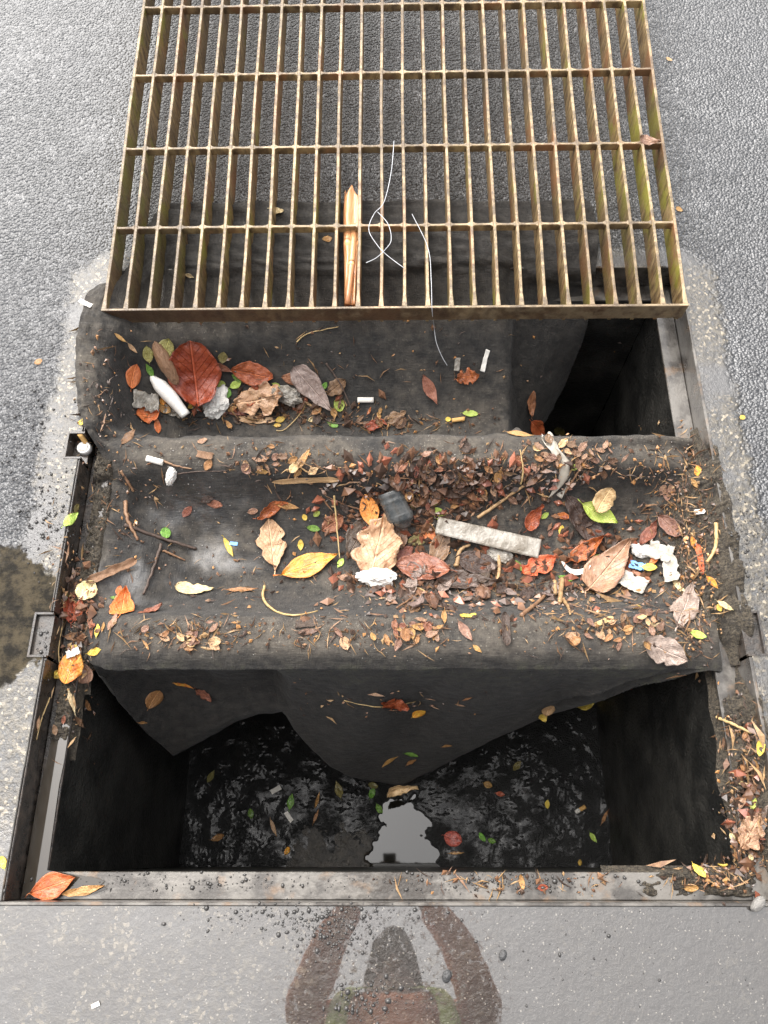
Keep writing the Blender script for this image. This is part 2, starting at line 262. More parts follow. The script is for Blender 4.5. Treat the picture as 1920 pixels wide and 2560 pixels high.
fr = empty('drain_surround', (0, 0, 0)); tag(fr, 'rusty steel angle frame set in the pavement round the open drain', 'frame')
def fbox(name, *a, mt='frame'):
    bevbox(name, *a, M[mt], fr, .0012); v, f = box(*a); solid(v, f)
for y0, y1 in ((YF, .3295), (.4165, .7345), (.7995, YB)): fbox('upright_flange', XL - .0035, XL, y0, y1, ZL - .006, .0005, mt='muddy'); fbox('flange_rim', XL - .006, XL - .0038, y0, y1, ZL - .006, .0025)
for y0, y1 in ((YF, .3295), (.4165, YB)): fbox('upright_flange', XR, XR + .006, y0, y1, ZL - .006, .0025)
fbox('upright_flange', XL - .006, XR + .006, YF - .006, YF - .0003, ZL - .006, .003); fbox('upright_flange', XL - .006, XR + .006, YB + .0003, YB + .006, ZL - .006, .0025)
fbox('ledge', XL + .0003, XL + WL, YF, YB, ZL - .006, ZL, mt='muddy'); fbox('ledge', XR - WL, XR - .0003, YF, YB, ZL - .006, ZL)
fbox('ledge', XL + WL + .0003, XR - WL - .0003, YF, YF + .043, ZL - .006, ZL + .0004); fbox('ledge', XL + WL + .0003, XR - WL - .0003, YB - .04, YB, ZL - .006, ZL)
bm_in = []
for x0, x1, y0, y1 in ((-.664, XL, .331, .415), (-.664, XL, .736, .798), (XR, .676, .331, .415)):      # beam pockets
    inner = x1 if x0 < 0 else x0; outer = x0 if x0 < 0 else x1; t = .004 if x0 < 0 else -.004
    v, f = box(min(inner, outer), max(inner, outer), y0, y1, -.07, -.034 if y0 > .5 else -.007); a = [(v, f)]
    a.append(box(*sorted((outer, outer + t)), y0, y1, -.045, .0012)); a.append(box(*sorted((inner, outer + t)), y0, y0 + .004, -.045, .0008)); a.append(box(*sorted((inner, outer + t)), y1 - .004, y1, -.045, .0008))
    vv, ff = [], []
    for p, q in a:
        b = len(vv); vv += p; ff += [tuple(i + b for i in k) for k in q]
    mk('beam_pocket', vv, ff, M['muddy'], fr, smooth=False); solid(vv, ff)

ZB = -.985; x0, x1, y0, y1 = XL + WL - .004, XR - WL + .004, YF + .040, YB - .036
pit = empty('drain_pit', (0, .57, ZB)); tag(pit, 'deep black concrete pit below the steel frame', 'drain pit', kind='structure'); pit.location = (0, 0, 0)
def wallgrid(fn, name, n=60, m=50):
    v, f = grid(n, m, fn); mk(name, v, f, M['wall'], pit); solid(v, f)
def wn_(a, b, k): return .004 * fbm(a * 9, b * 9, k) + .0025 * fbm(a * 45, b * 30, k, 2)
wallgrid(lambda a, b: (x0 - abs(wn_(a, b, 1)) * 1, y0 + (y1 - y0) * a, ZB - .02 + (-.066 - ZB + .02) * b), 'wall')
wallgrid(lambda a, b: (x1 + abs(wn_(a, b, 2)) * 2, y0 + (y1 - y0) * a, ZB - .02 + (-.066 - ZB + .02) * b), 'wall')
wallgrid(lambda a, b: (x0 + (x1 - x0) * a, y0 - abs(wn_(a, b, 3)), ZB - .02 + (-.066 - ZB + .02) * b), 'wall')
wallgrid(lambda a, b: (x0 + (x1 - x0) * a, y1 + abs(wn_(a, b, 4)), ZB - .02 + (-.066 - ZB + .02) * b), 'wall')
WC = un(1005, 2075, ZB)                       # middle of the puddle on the pit floor
def floor_z(x, y):
    n = .004 * fbm(x * 22, y * 22, 3, 2) + (.0004 + .0024 * abs(noise.noise((x * 9, y * 9, 8)))) * noise.noise((x * 130, y * 130, 1)) + .0007 * noise.noise((x * 230, y * 230, 5))
    w0 = .088 - .30 * (y - WC.y + .05); dx = (x - WC.x - .018 * noise.noise((y * 16, 2, 0))) / max(.02, w0 * (1 + .5 * fbm(y * 24, x * 24, 5, 3))); dy = (y - WC.y + .02) / (.115 * (1 + .4 * noise.noise((x * 40, 3, 1))))
    q = max(0, 1 - max(abs(dx), abs(dy)) ** 3)
    sandy = sst(.10, .0, y) * sst(-.36, -.20, x) * sst(.0, -.12, x)
    return ZB + n * (1 - .6 * sandy) - .055 * q ** .5 + .008 * sandy
nf = 420
fv, ff = grid(nf, nf, lambda a, b: (x0 - .012 + (x1 - x0 + .024) * a, y0 - .012 + (y1 - y0 + .02) * b, floor_z(x0 + (x1 - x0) * a, y0 + (y1 - y0) * b)))
fmi = []
for q in ff:
    c = fv[q[0]]; fmi.append(1 if sst(.10, .0, c[1] + .07 * fbm(c[0] * 25, c[1] * 25, 2)) * sst(-.36, -.20, c[0]) * sst(.0, -.10, c[0]) > .45 + .3 * noise.noise((c[0] * 60, c[1] * 60, 1)) else 0)
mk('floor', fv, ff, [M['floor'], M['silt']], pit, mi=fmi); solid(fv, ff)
wv, wf = grid(2, 2, lambda a, b: (WC.x - .14 + .28 * a, WC.y - .16 + .28 * b, ZB - .016))
tag(mk('puddle', wv, wf, M['water']), 'small pool of clear water on the dark pit floor mirroring the sky', 'puddle', kind='structure')
# concrete pilaster by the right wall
pil = bevbox('pilaster', .50, .56, .50, .58, ZB, -.16, M['pilaster'], pit, .008, 2)
# standing water along the left ledge
lw = [un(*p, ZL + .003) for p in [(48, 2240), (60, 2180), (75, 2085), (88, 1995), (105, 1950), (118, 1900), (128, 1850), (150, 1800), (178, 1815), (172, 1860), (160, 1905), (148, 1960), (133, 2066), (119, 2176), (170, 2183), (205, 2190), (238, 2194), (262, 2203), (250, 2214), (268, 2222), (236, 2233), (180, 2238)]]
lw = [Vector((max(XL + .003, min(p.x, XL + WL - .001 if i < 14 and i > 1 else 1)), max(p.y, YF + .002), p.z)) for i, p in enumerate(lw)]
tag(mk('ledge_water', lw, [tuple(range(len(lw)))[::-1]], M['ledge_water'], smooth=False), 'shallow water standing in the left front corner of the frame ledge', 'puddle', kind='structure'); solid(lw, [tuple(range(len(lw)))[::-1]])
# ------------------------------------------------------------------ filter fabric
CX = [-.60, -.585, -.565, -.52, -.42, -.30, -.15, 0, .15, .28, .40, .50, .57, .615]          # default column positions
NC = len(CX)
def row(y, z, **kw):
    r = [[CX[i], y, z] for i in range(NC)]
    for k, val in kw.items():
        i = int(k[1:]); r[i] = [val[0] if val[0] is not None else r[i][0], val[1] if val[1] is not None else r[i][1], val[2] if val[2] is not None else r[i][2]]
    return r
BX = dict(c8=(.13, None, None), c9=(.235, None, None))
def brow(y, z, left, right):
    kw = dict(BX)
    for i, t in enumerate(left): kw['c%d' % i] = t
    for i, t in enumerate(right): kw['c%d' % (10 + i)] = t
    return row(y, z, **kw)
rows = [
 brow(1.385, .022, [(-.52, None, .02), (-.50, None, .02), (-.47, None, .02), (-.42, None, .02), (-.36, None, .02)], [(.30, None, .02), (.36, None, .02), (.42, None, .02), (.46, None, .02)]),
 brow(1.30, .018, [(-.57, None, .012), (-.56, None, .012), (-.53, None, .012), (-.48, None, .012), (-.40, None, .012)], [(.30, None, .012), (.36, None, .012), (.42, None, .012), (.47, None, .012)]),
 brow(1.235, .022, [(-.60, 1.2, .006), (-.585, 1.2, .006), (-.56, 1.2, .006), (-.5, None, .006)], [(.29, None, .006), (.35, None, .006), (.41, 1.22, .004), (.46, 1.22, .004)]),
 brow(1.195, .004, [(-.645, 1.12, .055), (-.62, 1.12, .05), (-.585, 1.12, .02), (-.53, 1.18, -.01)], [(.28, None, -.02), (.34, None, -.03), (.41, 1.2, -.04), (.46, 1.2, -.04)]),
 brow(1.09, -.06, [(-.652, 1.055, .062), (-.628, 1.05, .058), (-.59, 1.045, .035), (-.53, 1.05, -.01), (-.42, 1.06, -.035), (-.3, 1.075, -.05)], [(.262, None, -.09), (.30, 1.10, -.13), (.38, 1.12, -.13), (.46, 1.14, -.12)]),
 brow(1.03, -.12, [(-.66, .99, .045), (-.64, .99, .05), (-.60, .985, .015), (-.565, .99, -.07), (-.43, 1.00, -.13)], [(.266, None, -.15), (.30, 1.03, -.22), (.38, 1.06, -.24), (.45, 1.11, -.24)]),
 brow(.955, -.18, [(-.655, .92, .03), (-.635, .92, .04), (-.598, .92, .005), (-.565, .92, -.11), (-.45, .93, -.175)], [(.275, None, -.22), (.31, .96, -.30), (.37, 1.00, -.36), (.42, 1.07, -.38)]),
 brow(.885, -.195, [(-.645, .86, .02), (-.625, .86, .028), (-.595, .86, -.005), (-.57, .86, -.09), (-.46, .87, -.19)], [(.29, None, -.22), (.325, .89, -.32), (.36, .94, -.44), (.395, 1.03, -.52)]),
 row(.832, -.12, c0=(-.635, .82, .012), c1=(-.615, .82, .018), c2=(-.592, .82, -.012), c3=(-.56, .825, -.06), c10=(.33, .83, -.25), c11=(.38, .83, -.3), c12=(.44, .82, -.3), c13=(.5, .82, -.25)),
 row(.802, -.032, c0=(-.62, .79, .0), c1=(-.605, .79, .0), c2=(-.585, .79, -.02), c10=(.40, .8, -.034), c11=(None, .8, -.036), c12=(None, .8, -.04), c13=(None, .8, -.05)),
 row(.765, -.017, c0=(-.605, None, -.04), c1=(-.59, None, -.03), c12=(None, None, -.03), c13=(None, None, -.045)),
 row(.725, -.03, c0=(-.592, None, -.06), c1=(-.58, None, -.055), c2=(-.562, None, -.05), c13=(None, None, -.05)),
 row(.68, -.105, c0=(-.59, None, -.06), c1=(-.575, None, -.064), c2=(-.55, None, -.075), c12=(None, None, -.08), c13=(None, None, -.055)),
 row(.60, -.150, c0=(-.59, None, -.058), c1=(-.572, None, -.064), c2=(-.545, None, -.085), c3=(-.5, None, -.11), c12=(None, None, -.1), c13=(None, None, -.055)),
 row(.50, -.138, c0=(-.59, None, -.058), c1=(-.572, None, -.062), c2=(-.545, None, -.078), c3=(-.5, None, -.1), c12=(None, None, -.09), c13=(None, None, -.055)),
 row(.445, -.080, c0=(-.588, None, -.058), c1=(-.57, None, -.058), c2=(-.545, None, -.06), c12=(None, None, -.07), c13=(None, None, -.055)),
 row(.413, -.027, c0=(-.585, None, -.058), c1=(-.57, None, -.05), c2=(-.55, None, -.04), c12=(None, None, -.035), c13=(None, None, -.045)),
 row(.375, -.017, c0=(-.58, None, -.058), c1=(-.565, None, -.048), c2=(-.548, None, -.035), c12=(None, None, -.028), c13=(None, None, -.045)),
 row(.343, -.022, c0=(-.575, .345, -.06), c1=(-.562, .343, -.05), c2=(-.547, .34, -.04), c12=(None, None, -.033), c13=(None, None, -.05)),
 row(.318, -.047, c0=(-.572, .335, -.066), c1=(-.56, .33, -.06), c2=(-.545, .325, -.055), c12=(None, None, -.05), c13=(None, None, -.057)),
]
def cr(a, b, c, d, t):
    return .5 * (2 * b + (c - a) * t + (2 * a - 5 * b + 4 * c - d) * t * t + (3 * b - a - 3 * c + d) * t ** 3)
rows = [[Vector(p) for p in r] for r in rows]
def colpt(r, u):
    s = u * (NC - 1); k = min(int(s), NC - 2); t = s - k
    return cr(r[max(k - 1, 0)], r[k], r[k + 1], r[min(k + 2, NC - 1)], t)
NU, NR = 260, 270
EDGE = [(-.585, 236, 1655, -.058), (-.54, 307, 1768, -.2), (-.50, 370, 1836, -.33), (-.44, 433, 1889, -.45), (-.38, 510, 1853, -.42), (-.32, 582, 1809, -.38), (-.27, 645, 1788, -.36), (-.235, 690, 1782, -.35),
 (-.222, 708, 1776, -.32), (-.20, 735, 1822, -.38), (-.17, 783, 1881, -.48), (-.13, 827, 1917, -.56), (-.09, 866, 1939, -.63), (-.04, 921, 1952, -.70), (.02, 1000, 1965, -.74), (.08, 1081, 1928, -.68), (.14, 1153, 1890, -.6),
 (.21, 1237, 1848, -.5), (.28, 1322, 1810, -.42), (.34, 1385, 1784, -.36), (.42, 1470, 1755, -.28), (.50, 1600, 1708, -.17), (.585, 1735, 1652, -.07), (.62, 1765, 1640, -.055)]
EP = [(e[0], un(e[1], e[2], e[3])) for e in EDGE]
def bottom(x):
    for (xa, a), (xb, b) in zip(EP, EP[1:]):
        if x <= xb: return a.lerp(b, max(0, min(1, (x - xa) / (xb - xa))))
    return EP[-1][1]
fab = []
top_n = 190
for iu in range(NU):
    u = iu / (NU - 1)
    cc = [colpt(r, u) for r in rows]; line = []
    for ir in range(top_n):
        s = ir / (top_n - 1) * (len(rows) - 1); k = min(int(s), len(rows) - 2); t = s - k
        line.append(cr(cc[max(k - 1, 0)], cc[k], cc[k + 1], cc[min(k + 2, len(rows) - 1)], t))
    P0 = line[-1]; E = bottom(P0.x); mid = Vector((P0.x * .7 + E.x * .3, P0.y - .016, P0.z - .16 * min(1, (P0.z - E.z) / .3)))
    back = .045 * sst(-.20, -.235, P0.x) * sst(-.60, -.5, P0.x)
    for ir in range(1, NR - top_n + 1):
        t = ir / (NR - top_n); q = P0 * (1 - t) ** 2 + mid * 2 * t * (1 - t) + E * t * t
        # hanging folds, deeper towards the hem
        fold = .010 * math.sin(P0.x * 26 + 2.2 * noise.noise((P0.x * 5, t * 1.5, 0))) + .012 * noise.noise((P0.x * 7, t * 2.2, 4))
        for k_, (xa, xb, am) in enumerate(((.30, .56, .022), (.20, .55, -.016), (.40, .59, -.02), (-.05, .12, .010), (-.30, -.42, .012))): fold += am * math.exp(-abs(P0.x - xb + (xb - xa) * t) / .016) * .8
        q = q + Vector((0, fold * t * (1 - t) * 3.2 + back * math.sin(math.pi * min(1, t * 1.1)) , .004 * noise.noise((P0.x * 30, t * 4, 9)) * t))
        line.append(q)
    fab.append(line)
fv = []
for iu in range(NU):
    for ir in range(NR):
        p = fab[iu][ir]
        a = fab[min(iu + 1, NU - 1)][ir] - fab[max(iu - 1, 0)][ir]; b = fab[iu][min(ir + 1, NR - 1)] - fab[iu][max(ir - 1, 0)]
        n = b.cross(a)
        n = n.normalized() if n.length > 1e-9 else Vector((0, 0, 1))
        if n.z < 0 and ir < top_n: n = -n
        d = .0035 * fbm(p.x * 11, p.y * 11, p.z * 11) + .0016 * noise.noise((p.x * 60, p.y * 60, p.z * 60))
        if p.y > .8:                                                  # hanging back part: soft vertical creases
            d += .006 * noise.noise((p.x * 14, p.y * 3, 2)) + .004 * abs(noise.noise((p.x * 32 + p.y * 9, p.y * 4, 6)))
            c1 = p.x - .262; d += .014 * math.exp(-(c1 / .012) ** 2) * sst(1.18, 1.08, p.y)
        if p.y > 1.2: d += .020 * abs(fbm(p.x * 6 + p.y * 10, p.y * 22, 3)) + .012 * abs(noise.noise((p.x * 7 + p.y * 12, p.y * 40, 8)))
        if .43 < p.y < .75: d += .005 * fbm(p.x * 20, p.y * 26, 5) * sst(.75, .69, p.y)
        if p.x < -.57 and p.y > .78: d += (.004 * fbm(p.x * 30, p.y * 30, 1) + .003 * noise.noise((p.x * 110, p.y * 110, 2))) * sst(-.59, -.63, p.x)
        if iu in (0, NU - 1): d -= .0015
        fv.append(p + n * d)
ff = [(i * NR + j, i * NR + j + 1, (i + 1) * NR + j + 1, (i + 1) * NR + j) for i in range(NU - 1) for j in range(NR - 1)]
fo = mk('filter_fabric', fv, ff, M['fabric']); tag(fo, 'black geotextile filter fabric sagging over the open drain under leaf litter', 'fabric'); solid(fv, ff)
sm = fo.modifiers.new('thickness', 'SOLIDIFY'); sm.thickness = .002; sm.offset = -1

# ------------------------------------------------------------------ mud banks over the frame (real lumps, one mass)
def mudbank(x0, x1, y0, y1, base, hgt, seed, nx=60, ny=240):
    def fn(a, b):
        x = x0 + (x1 - x0) * a; y = y0 + (y1 - y0) * b; x += .012 * noise.noise((y * 12, seed, 3)) * (1 if a in (0, 1) else .6)
        e = sst(0, .28, a) * sst(1, .78, a) * sst(0, .22 + .1 * noise.noise((x * 40, seed, 1)), b) * sst(1, .78 + .1 * noise.noise((x * 40, seed, 2)), b)
        g = fbm(x * 28, y * 28, seed, 3); h = (hgt(x, y) * (.6 + 1.2 * abs(fbm(x * 14, y * 14, seed + 5, 2))) + .012 * g + .009 * abs(noise.noise((x * 85, y * 85, seed))) + .005 * noise.noise((x * 190, y * 190, seed))) * e - .03 * (1 - e)
        return (x, y, base(x, y) + h)
    v, f = grid(nx, ny, fn); solid(v, f); return v, f
def ledge_to_ground(xi, xo, zi, zo):
    return lambda x, y: zi + (zo - zi) * sst(xi, xo, x)
for nm, args in (('right side', (.575, .672, .325, .825, ledge_to_ground(.61, .655, -.058, .0), lambda x, y: .016 * (1 + .6 * noise.noise((y * 9, 1, 1))), 11)),
                 ('right front', (.592, .662, -.07, .335, ledge_to_ground(.628, .652, -.062, -.004), lambda x, y: .012 + .008 * noise.noise((y * 15, 3, 1)), 12)),
                 ('front right corner', (.36, .655, -.071, -.015, lambda x, y: -.063, lambda x, y: .002 + .010 * sst(.42, .6, x) + .005 * noise.noise((x * 16, 4, 1)), 13)),
                 ('left front', (-.628, -.583, .16, .36, lambda x, y: -.062, lambda x, y: .010, 14)),
                 ('left middle', (-.627, -.572, .28, .78, lambda x, y: -.060, lambda x, y: .005, 15)),
                 ('left back', (-.628, -.570, .70, .80, lambda x, y: -.052, lambda x, y: .012, 16))):
    v, f = mudbank(*args)
    tag(mk('mud', v, f, M['mud']), 'rooty mud caked on the drain frame, %s' % nm, 'mud', kind='stuff')

# ------------------------------------------------------------------ the grate, slid back off the opening
GW, G0, SL = 1.234, 1.0625, .0857
gr = empty('drain_grate', (0, 0, 0)); tag(gr, 'rusty steel bar grate slid back off the drain opening onto the asphalt', 'grate')
Mg = Matrix.Translation((-.613 , G0, .054)) @ Matrix.Rotation(-.0011, 4, 'Z') @ Matrix.Rotation(math.atan(SL), 4, 'X') @ Matrix.Rotation(-.007, 4, 'Y')
gr.matrix_world = Mg
ROWS = [.2102 + .2179 * k for k in range(5)]; GL = ROWS[-1] + .19
def barmesh(name, length, depth, th, seed):
    n = 40; v = []; f = []
    for i in range(n + 1):
        y = .0032 + (length - .0064) * i / n; o = .0024 * noise.noise((y * 2.6, seed, 0)) + .0004 * noise.noise((y * 40, seed, 1)); hw = th / 2
        e = max(0, 1 - y / .012); hw += .0045 * e * e                                                      # weld fillet at the front band
        c = .0009
        for (dx, z) in ((-hw, -c), (-hw + c, 0), (hw - c, 0), (hw, -c), (th / 2, -depth), (-th / 2, -depth)):
            v.append((dx + o, y, z + (.0005 * noise.noise((y * 60, seed, dx * 300)) if z > -.01 else 0)))
    for i in range(n):
        for k in range(6): f.append((i * 6 + k, i * 6 + (k + 1) % 6, (i + 1) * 6 + (k + 1) % 6, (i + 1) * 6 + k))
    f.append(tuple(range(6))); f.append(tuple(n * 6 + k for k in range(6))[::-1])
    return mesh(name, v, f, M['grate'], smooth=False)
bars = [barmesh('bearing_bar', GL, .060, .0066, k) for k in range(6)]
for k in range(26):
    o = link('side_bar' if k in (0, 25) else 'bearing_bar', bars[k % 6], gr); o.location = (GW * k / 25 + (.003 if k == 0 else -.003 if k == 25 else 0), 0, 0)
def crossmesh(seed):
    v, f = [], []
    for k in range(25):                                              # flat bar between every two bearing bars, with a weld lump at each crossing
        xa = GW * k / 25 + .0028; xb = GW * (k + 1) / 25 - .0028; m = 8; b = len(v)
        for i in range(m + 1):
            t = i / m; x = xa + (xb - xa) * t; e = max(0, 1 - min(t, 1 - t) / .17); hw = .0030 + .0040 * e * e; sag = -.0012 - .0010 * math.sin(math.pi * t) + .0004 * noise.noise((x * 70, seed, 0))
            oy = .0008 * noise.noise((x * 8, seed, 5))
            for dy, z in ((-hw, sag - .001), (-hw + .001, sag), (hw - .001, sag), (hw, sag - .001), (.003, -.021), (-.003, -.021)): v.append((x, dy + oy, z))
        for i in range(m):
            for j in range(6): f.append((b + i * 6 + j, b + (i + 1) * 6 + j, b + (i + 1) * 6 + (j + 1) % 6, b + i * 6 + (j + 1) % 6))
    return mesh('cross_bar', v, f, M['grate'], smooth=False)
for k, y in enumerate(ROWS): link('cross_bar', crossmesh(k), gr).location = (0, y, 0)
for y in (0, GL):
    o = bevbox('end_band', -.003, GW + .003, -.003, .003, -.046, .0007, M['grate'], gr, .0010); o.location = (0, y, 0)
# ------------------------------------------------------------------ litter helpers
tree = BVHTree.FromPolygons(BV, BF)
def hit(px, py):
    d = ray(px, py).normalized(); h = tree.ray_cast(CAM, d)
    return (h[0], h[1]) if h[0] is not None else (un(px, py, 0), Vector((0, 0, 1)))
def soft_hit(px, py, r=9, up=.35):
    p, n0 = hit(px, py); n = Vector((0, 0, 0))
    for a, b in ((0, 0), (r, 0), (-r, 0), (0, r), (0, -r)):
        q, m = hit(px + a, py + b)
        if (q - p).length < .08: n += m if m.dot(CAM - q) > 0 else -m
    n = n.normalized() if n.length > 0 else Vector((0, 0, 1))
    return p, (n + Vector((0, 0, up))).normalized()
def on_plane(px, py, P, n):
    d = ray(px, py); k = d.dot(n)
    return CAM + d * ((P - CAM).dot(n) / k) if abs(k) > .05 else P
def pose(px, py, ang, length, lift=.002, tilt=0., up=.35):
    """world matrix and metres of something lying at a pixel, its long axis at an image angle, length in pixels"""
    P, n = soft_hit(px, py, max(6, length * .22), up); a = math.radians(ang); c, s = math.cos(a) * 12, -math.sin(a) * 12
    d = on_plane(px + c, py + s, P, n) - on_plane(px - c, py - s, P, n); m = d.length / 24 * length
    x = d.normalized(); y = n.cross(x).normalized()
    mat = Matrix(((x.x, y.x, n.x, 0), (x.y, y.y, n.y, 0), (x.z, y.z, n.z, 0), (0, 0, 0, 1)))
    return Matrix.Translation(P + n * lift) @ mat @ Matrix.Rotation(math.radians(tilt), 4, 'X'), m
def sheet(nl, nw, fn, th=.0006):
    """closed thin body from a mid-surface fn(t, s), t along 0..1, s across -1..1"""
    v = []; N = nl * nw
    for k in (1, -1):
        for i in range(nl):
            for j in range(nw):
                p = Vector(fn(i / (nl - 1), j / (nw - 1) * 2 - 1)); p.z += k * th / 2; v.append(p)
    f = []
    for i in range(nl - 1):
        for j in range(nw - 1):
            a, b, c, d = i * nw + j, (i + 1) * nw + j, (i + 1) * nw + j + 1, i * nw + j + 1
            f.append((a, b, c, d)); f.append((a + N, d + N, c + N, b + N))
    rim = [i * nw for i in range(nl)] + [(nl - 1) * nw + j for j in range(1, nw)] + [i * nw + nw - 1 for i in range(nl - 2, -1, -1)] + [j for j in range(nw - 2, 0, -1)]
    for i, a in enumerate(rim):
        b = rim[(i + 1) % len(rim)]; f.append((a, a + N, b + N, b))
    return v, f
SH = dict(oval=lambda t: math.sin(math.pi * t) ** .75, lance=lambda t: math.sin(math.pi * t ** .85) ** 1.15, obov=lambda t: math.sin(math.pi * t ** 1.35) ** .8, round=lambda t: math.sin(math.pi * t) ** .55,
          heart=lambda t: math.sin(math.pi * t ** .68) ** .7, strip=lambda t: min(1, 7 * t, 7 * (1 - t)) ** .6, rect=lambda t: 1., point=lambda t: (math.sin(math.pi * t ** .7) ** .8) * (1 - .35 * t))
def leaf_mesh(shape, ratio, mat, curl=.12, cup=.06, crum=.05, seed=0, torn=0., nl=16, nw=9, bend=0., th=.02, conform=None):
    """unit leaf along x from -.5 to .5"""
    w = SH[shape.rstrip('!')]; st = 0 if shape in ('rect', 'strip') else 1
    def fn(t, s):
        hw = w(min(max(t, .0), 1)) * ratio / 2 + .004
        if torn: hw *= 1 - torn * max(0, noise.noise((t * 6, math.copysign(1, s) * 3, seed))) * 2.2 - torn * .3 * abs(noise.noise((t * 17, s > 0, seed + 4)))
        y = s * hw + bend * (t - .5) ** 2 * 2; x = t - .5 + (torn * .1 * noise.noise((s * 5, seed, 7)) if t in (0, 1) else 0)
        z = curl * ((t - .5) ** 2 * 2 - .2 + .5 * noise.noise((t * 1.7, seed, 1))) + cup * ratio * (s * s - .4) + .02 * ratio * abs(s)
        z += crum * (noise.noise((x * 5, y * 7, seed)) + .5 * noise.noise((x * 13, y * 15, seed + 2)) + .8 * (.35 - abs(noise.noise((x * 6 + y * 4, y * 8, seed + 5)))))
        z += .10 * ratio * s * noise.noise((t * 2.2, seed, 9)); q = .5 * crum; x += q * noise.noise((x * 6, y * 6, seed + 11)); y += q * noise.noise((x * 6, y * 6, seed + 13))
        return (x, y, z)
    v, f = sheet(nl, nw, fn, th * .35)
    if conform: conform(v, len(v) // 2)
    if st and seed % 3 != 1:
        b = len(v); tv, tf = tube([(-.49, 0, v[nw // 2].z), (-.56, .015, v[nw // 2].z + .02), (-.63, .05 * math.sin(seed), v[nw // 2].z + .01)], .011, 4); v += tv; tf = [tuple(i + b for i in q) for q in tf]; f += tf
    return mesh('leaf', v, f, mat)
used_labels = set()
def put(o, mw, m, label, cat, group=None):
    o.matrix_world = mw @ Matrix.Scale(m, 4); tag(o, label, cat, group)
    return o
seedc = [0]
def leaf(px, py, ln, ang, ratio, shape, mat, label, curl=.12, cup=.15, crum=.05, torn=0., lift=.003, tilt=0., bend=0., cat='leaf', name='leaf', up=.35):
    seedc[0] += 1; mw, m = pose(px, py, ang, ln, lift, tilt + rnd.uniform(-5, 5), up); cup *= .55; curl *= 1.3
    W = mw @ Matrix.Scale(m, 4); n = (mw.to_3x3() @ Vector((0, 0, 1))).normalized(); add = .0012 + .5 * max(0, lift - .004)
    def conf(v, N):
        for i in range(N):
            p = W @ v[i]; h = tree.ray_cast(p + n * .03, -n, .07)
            if h[0] is not None:
                k = ((h[0] - p).dot(n) + add) / m
                if k > 0: v[i].z += k; v[i + N].z += k
                elif k < -.03: v[i].z += k * .35; v[i + N].z += k * .35
    return put(link(name, leaf_mesh(shape, ratio, L[mat], curl, cup, crum, seedc[0], torn, bend=bend, nl=26 if ln > 70 else 14, nw=15 if ln > 70 else 7, conform=conf)), mw, m, label, cat)
def crumple(px, py, ln, ang, ratio, mat, label, cat, name, flat=.45, rough=.5, lift=.006, sub=4):
    bm = bmesh.new(); bmesh.ops.create_icosphere(bm, subdivisions=sub, radius=.5); sd = seedc[0] = seedc[0] + 1
    for v in bm.verts:
        c = v.co; k = 1 + rough * (noise.noise(c * 2.6 + Vector((sd, 0, 0))) * .55 - abs(noise.noise(c * 5 + Vector((0, sd, 0)))) * .5 + .22 * noise.noise(c * 13) + .2); v.co = Vector((c.x * k, c.y * k * ratio, c.z * k * flat))
    me = bpy.data.meshes.new(name); bm.to_mesh(me); bm.free(); me.materials.append(L[mat])
    mw, m = pose(px, py, ang, ln, lift); return put(link(name, me), mw, m, label, cat)
def strand(pts, rad, mat, label, cat='twig', name='twig', lift=.003, n=22, wob=.0015, taper=.5, smooth=True, sides=6):
    P = [];
    for q in pts:
        h, nn = hit(q[0], q[1]); P.append(h + Vector((0, 0, lift + (q[2] if len(q) > 2 else 0))))
    P = smooth_path(P, n); seedc[0] += 1
    P = [p + Vector((wob * noise.noise((i * .5, seedc[0], 0)), wob * noise.noise((i * .5, seedc[0], 3)), 0)) for i, p in enumerate(P)]
    c = P[0].copy(); v, f = tube([p - c for p in P], lambda t: rad * (1 - taper * t) * (1 + .18 * noise.noise((t * 9, seedc[0], 2))), sides)
    o = mk(name, v, f, L[mat]); o.location = c; return tag(o, label, cat)
def butt(px, py, ln, ang, wpx, label, split=.5, filt='filt', paper='paper', name='cigarette_butt', crush=.85):
    mw, m = pose(px, py, ang, ln, .0); r = wpx / ln / 2; e = empty(name); seedc[0] += 1
    for nm, a, b, mt in (('paper', -.5, -.5 + split, paper), ('filter', -.5 + split, .5, filt)):
        if b - a < .02: continue
        pts = [(a + (b - a) * i / 5, .02 * noise.noise((i, seedc[0], 0)), r * .9) for i in range(6)]; v, f = tube(pts, lambda t: r * (1 if nm == 'filter' else 1.04) * (1 + .06 * noise.noise((t * 5, seedc[0], 1))), 12)
        v = [(p[0], p[1], p[2] * crush) for p in v]; mk(nm, v, f, L[mt], e)
    e.matrix_world = mw @ Matrix.Scale(m, 4); return tag(e, label, 'cigarette butt')
# ------------------------------------------------------------------ litter, item by item: x, y, length (pixels of the photograph), angle, width ratio, shape, colour, label
# back trough, left
crumple(414, 905, 120, -62, .30, 'bark', 'curled dark brown seed pod behind the white plastic tube', 'seed pod', 'seed_pod', .3, .25, .008)
leaf(414, 872, 56, 70, .75, 'oval', 'olive', 'olive leaf standing behind the dark seed pod', .2, .3, .06)
leaf(370, 885, 44, 100, .6, 'oval', 'olive', 'small olive leaf in the fabric corner left of the seed pod', .2)
leaf(374, 925, 40, 120, .4, 'lance', 'green', 'narrow green leaf tucked beside the top of the white tube')
leaf(484, 927, 160, 97, .80, 'round', 'rust', 'large glossy rust red round leaf beside the white plastic tube', .16, .3, .075, lift=.016, tilt=4)
leaf(331, 942, 62, 80, .66, 'oval', 'redor', 'bright orange leaf on the folded left edge of the fabric', .15, .25)
leaf(634, 934, 105, -12, .55, 'oval', 'rust', 'dark rust leaf half buried right of the large red leaf', .25, .3, .1, lift=.008)
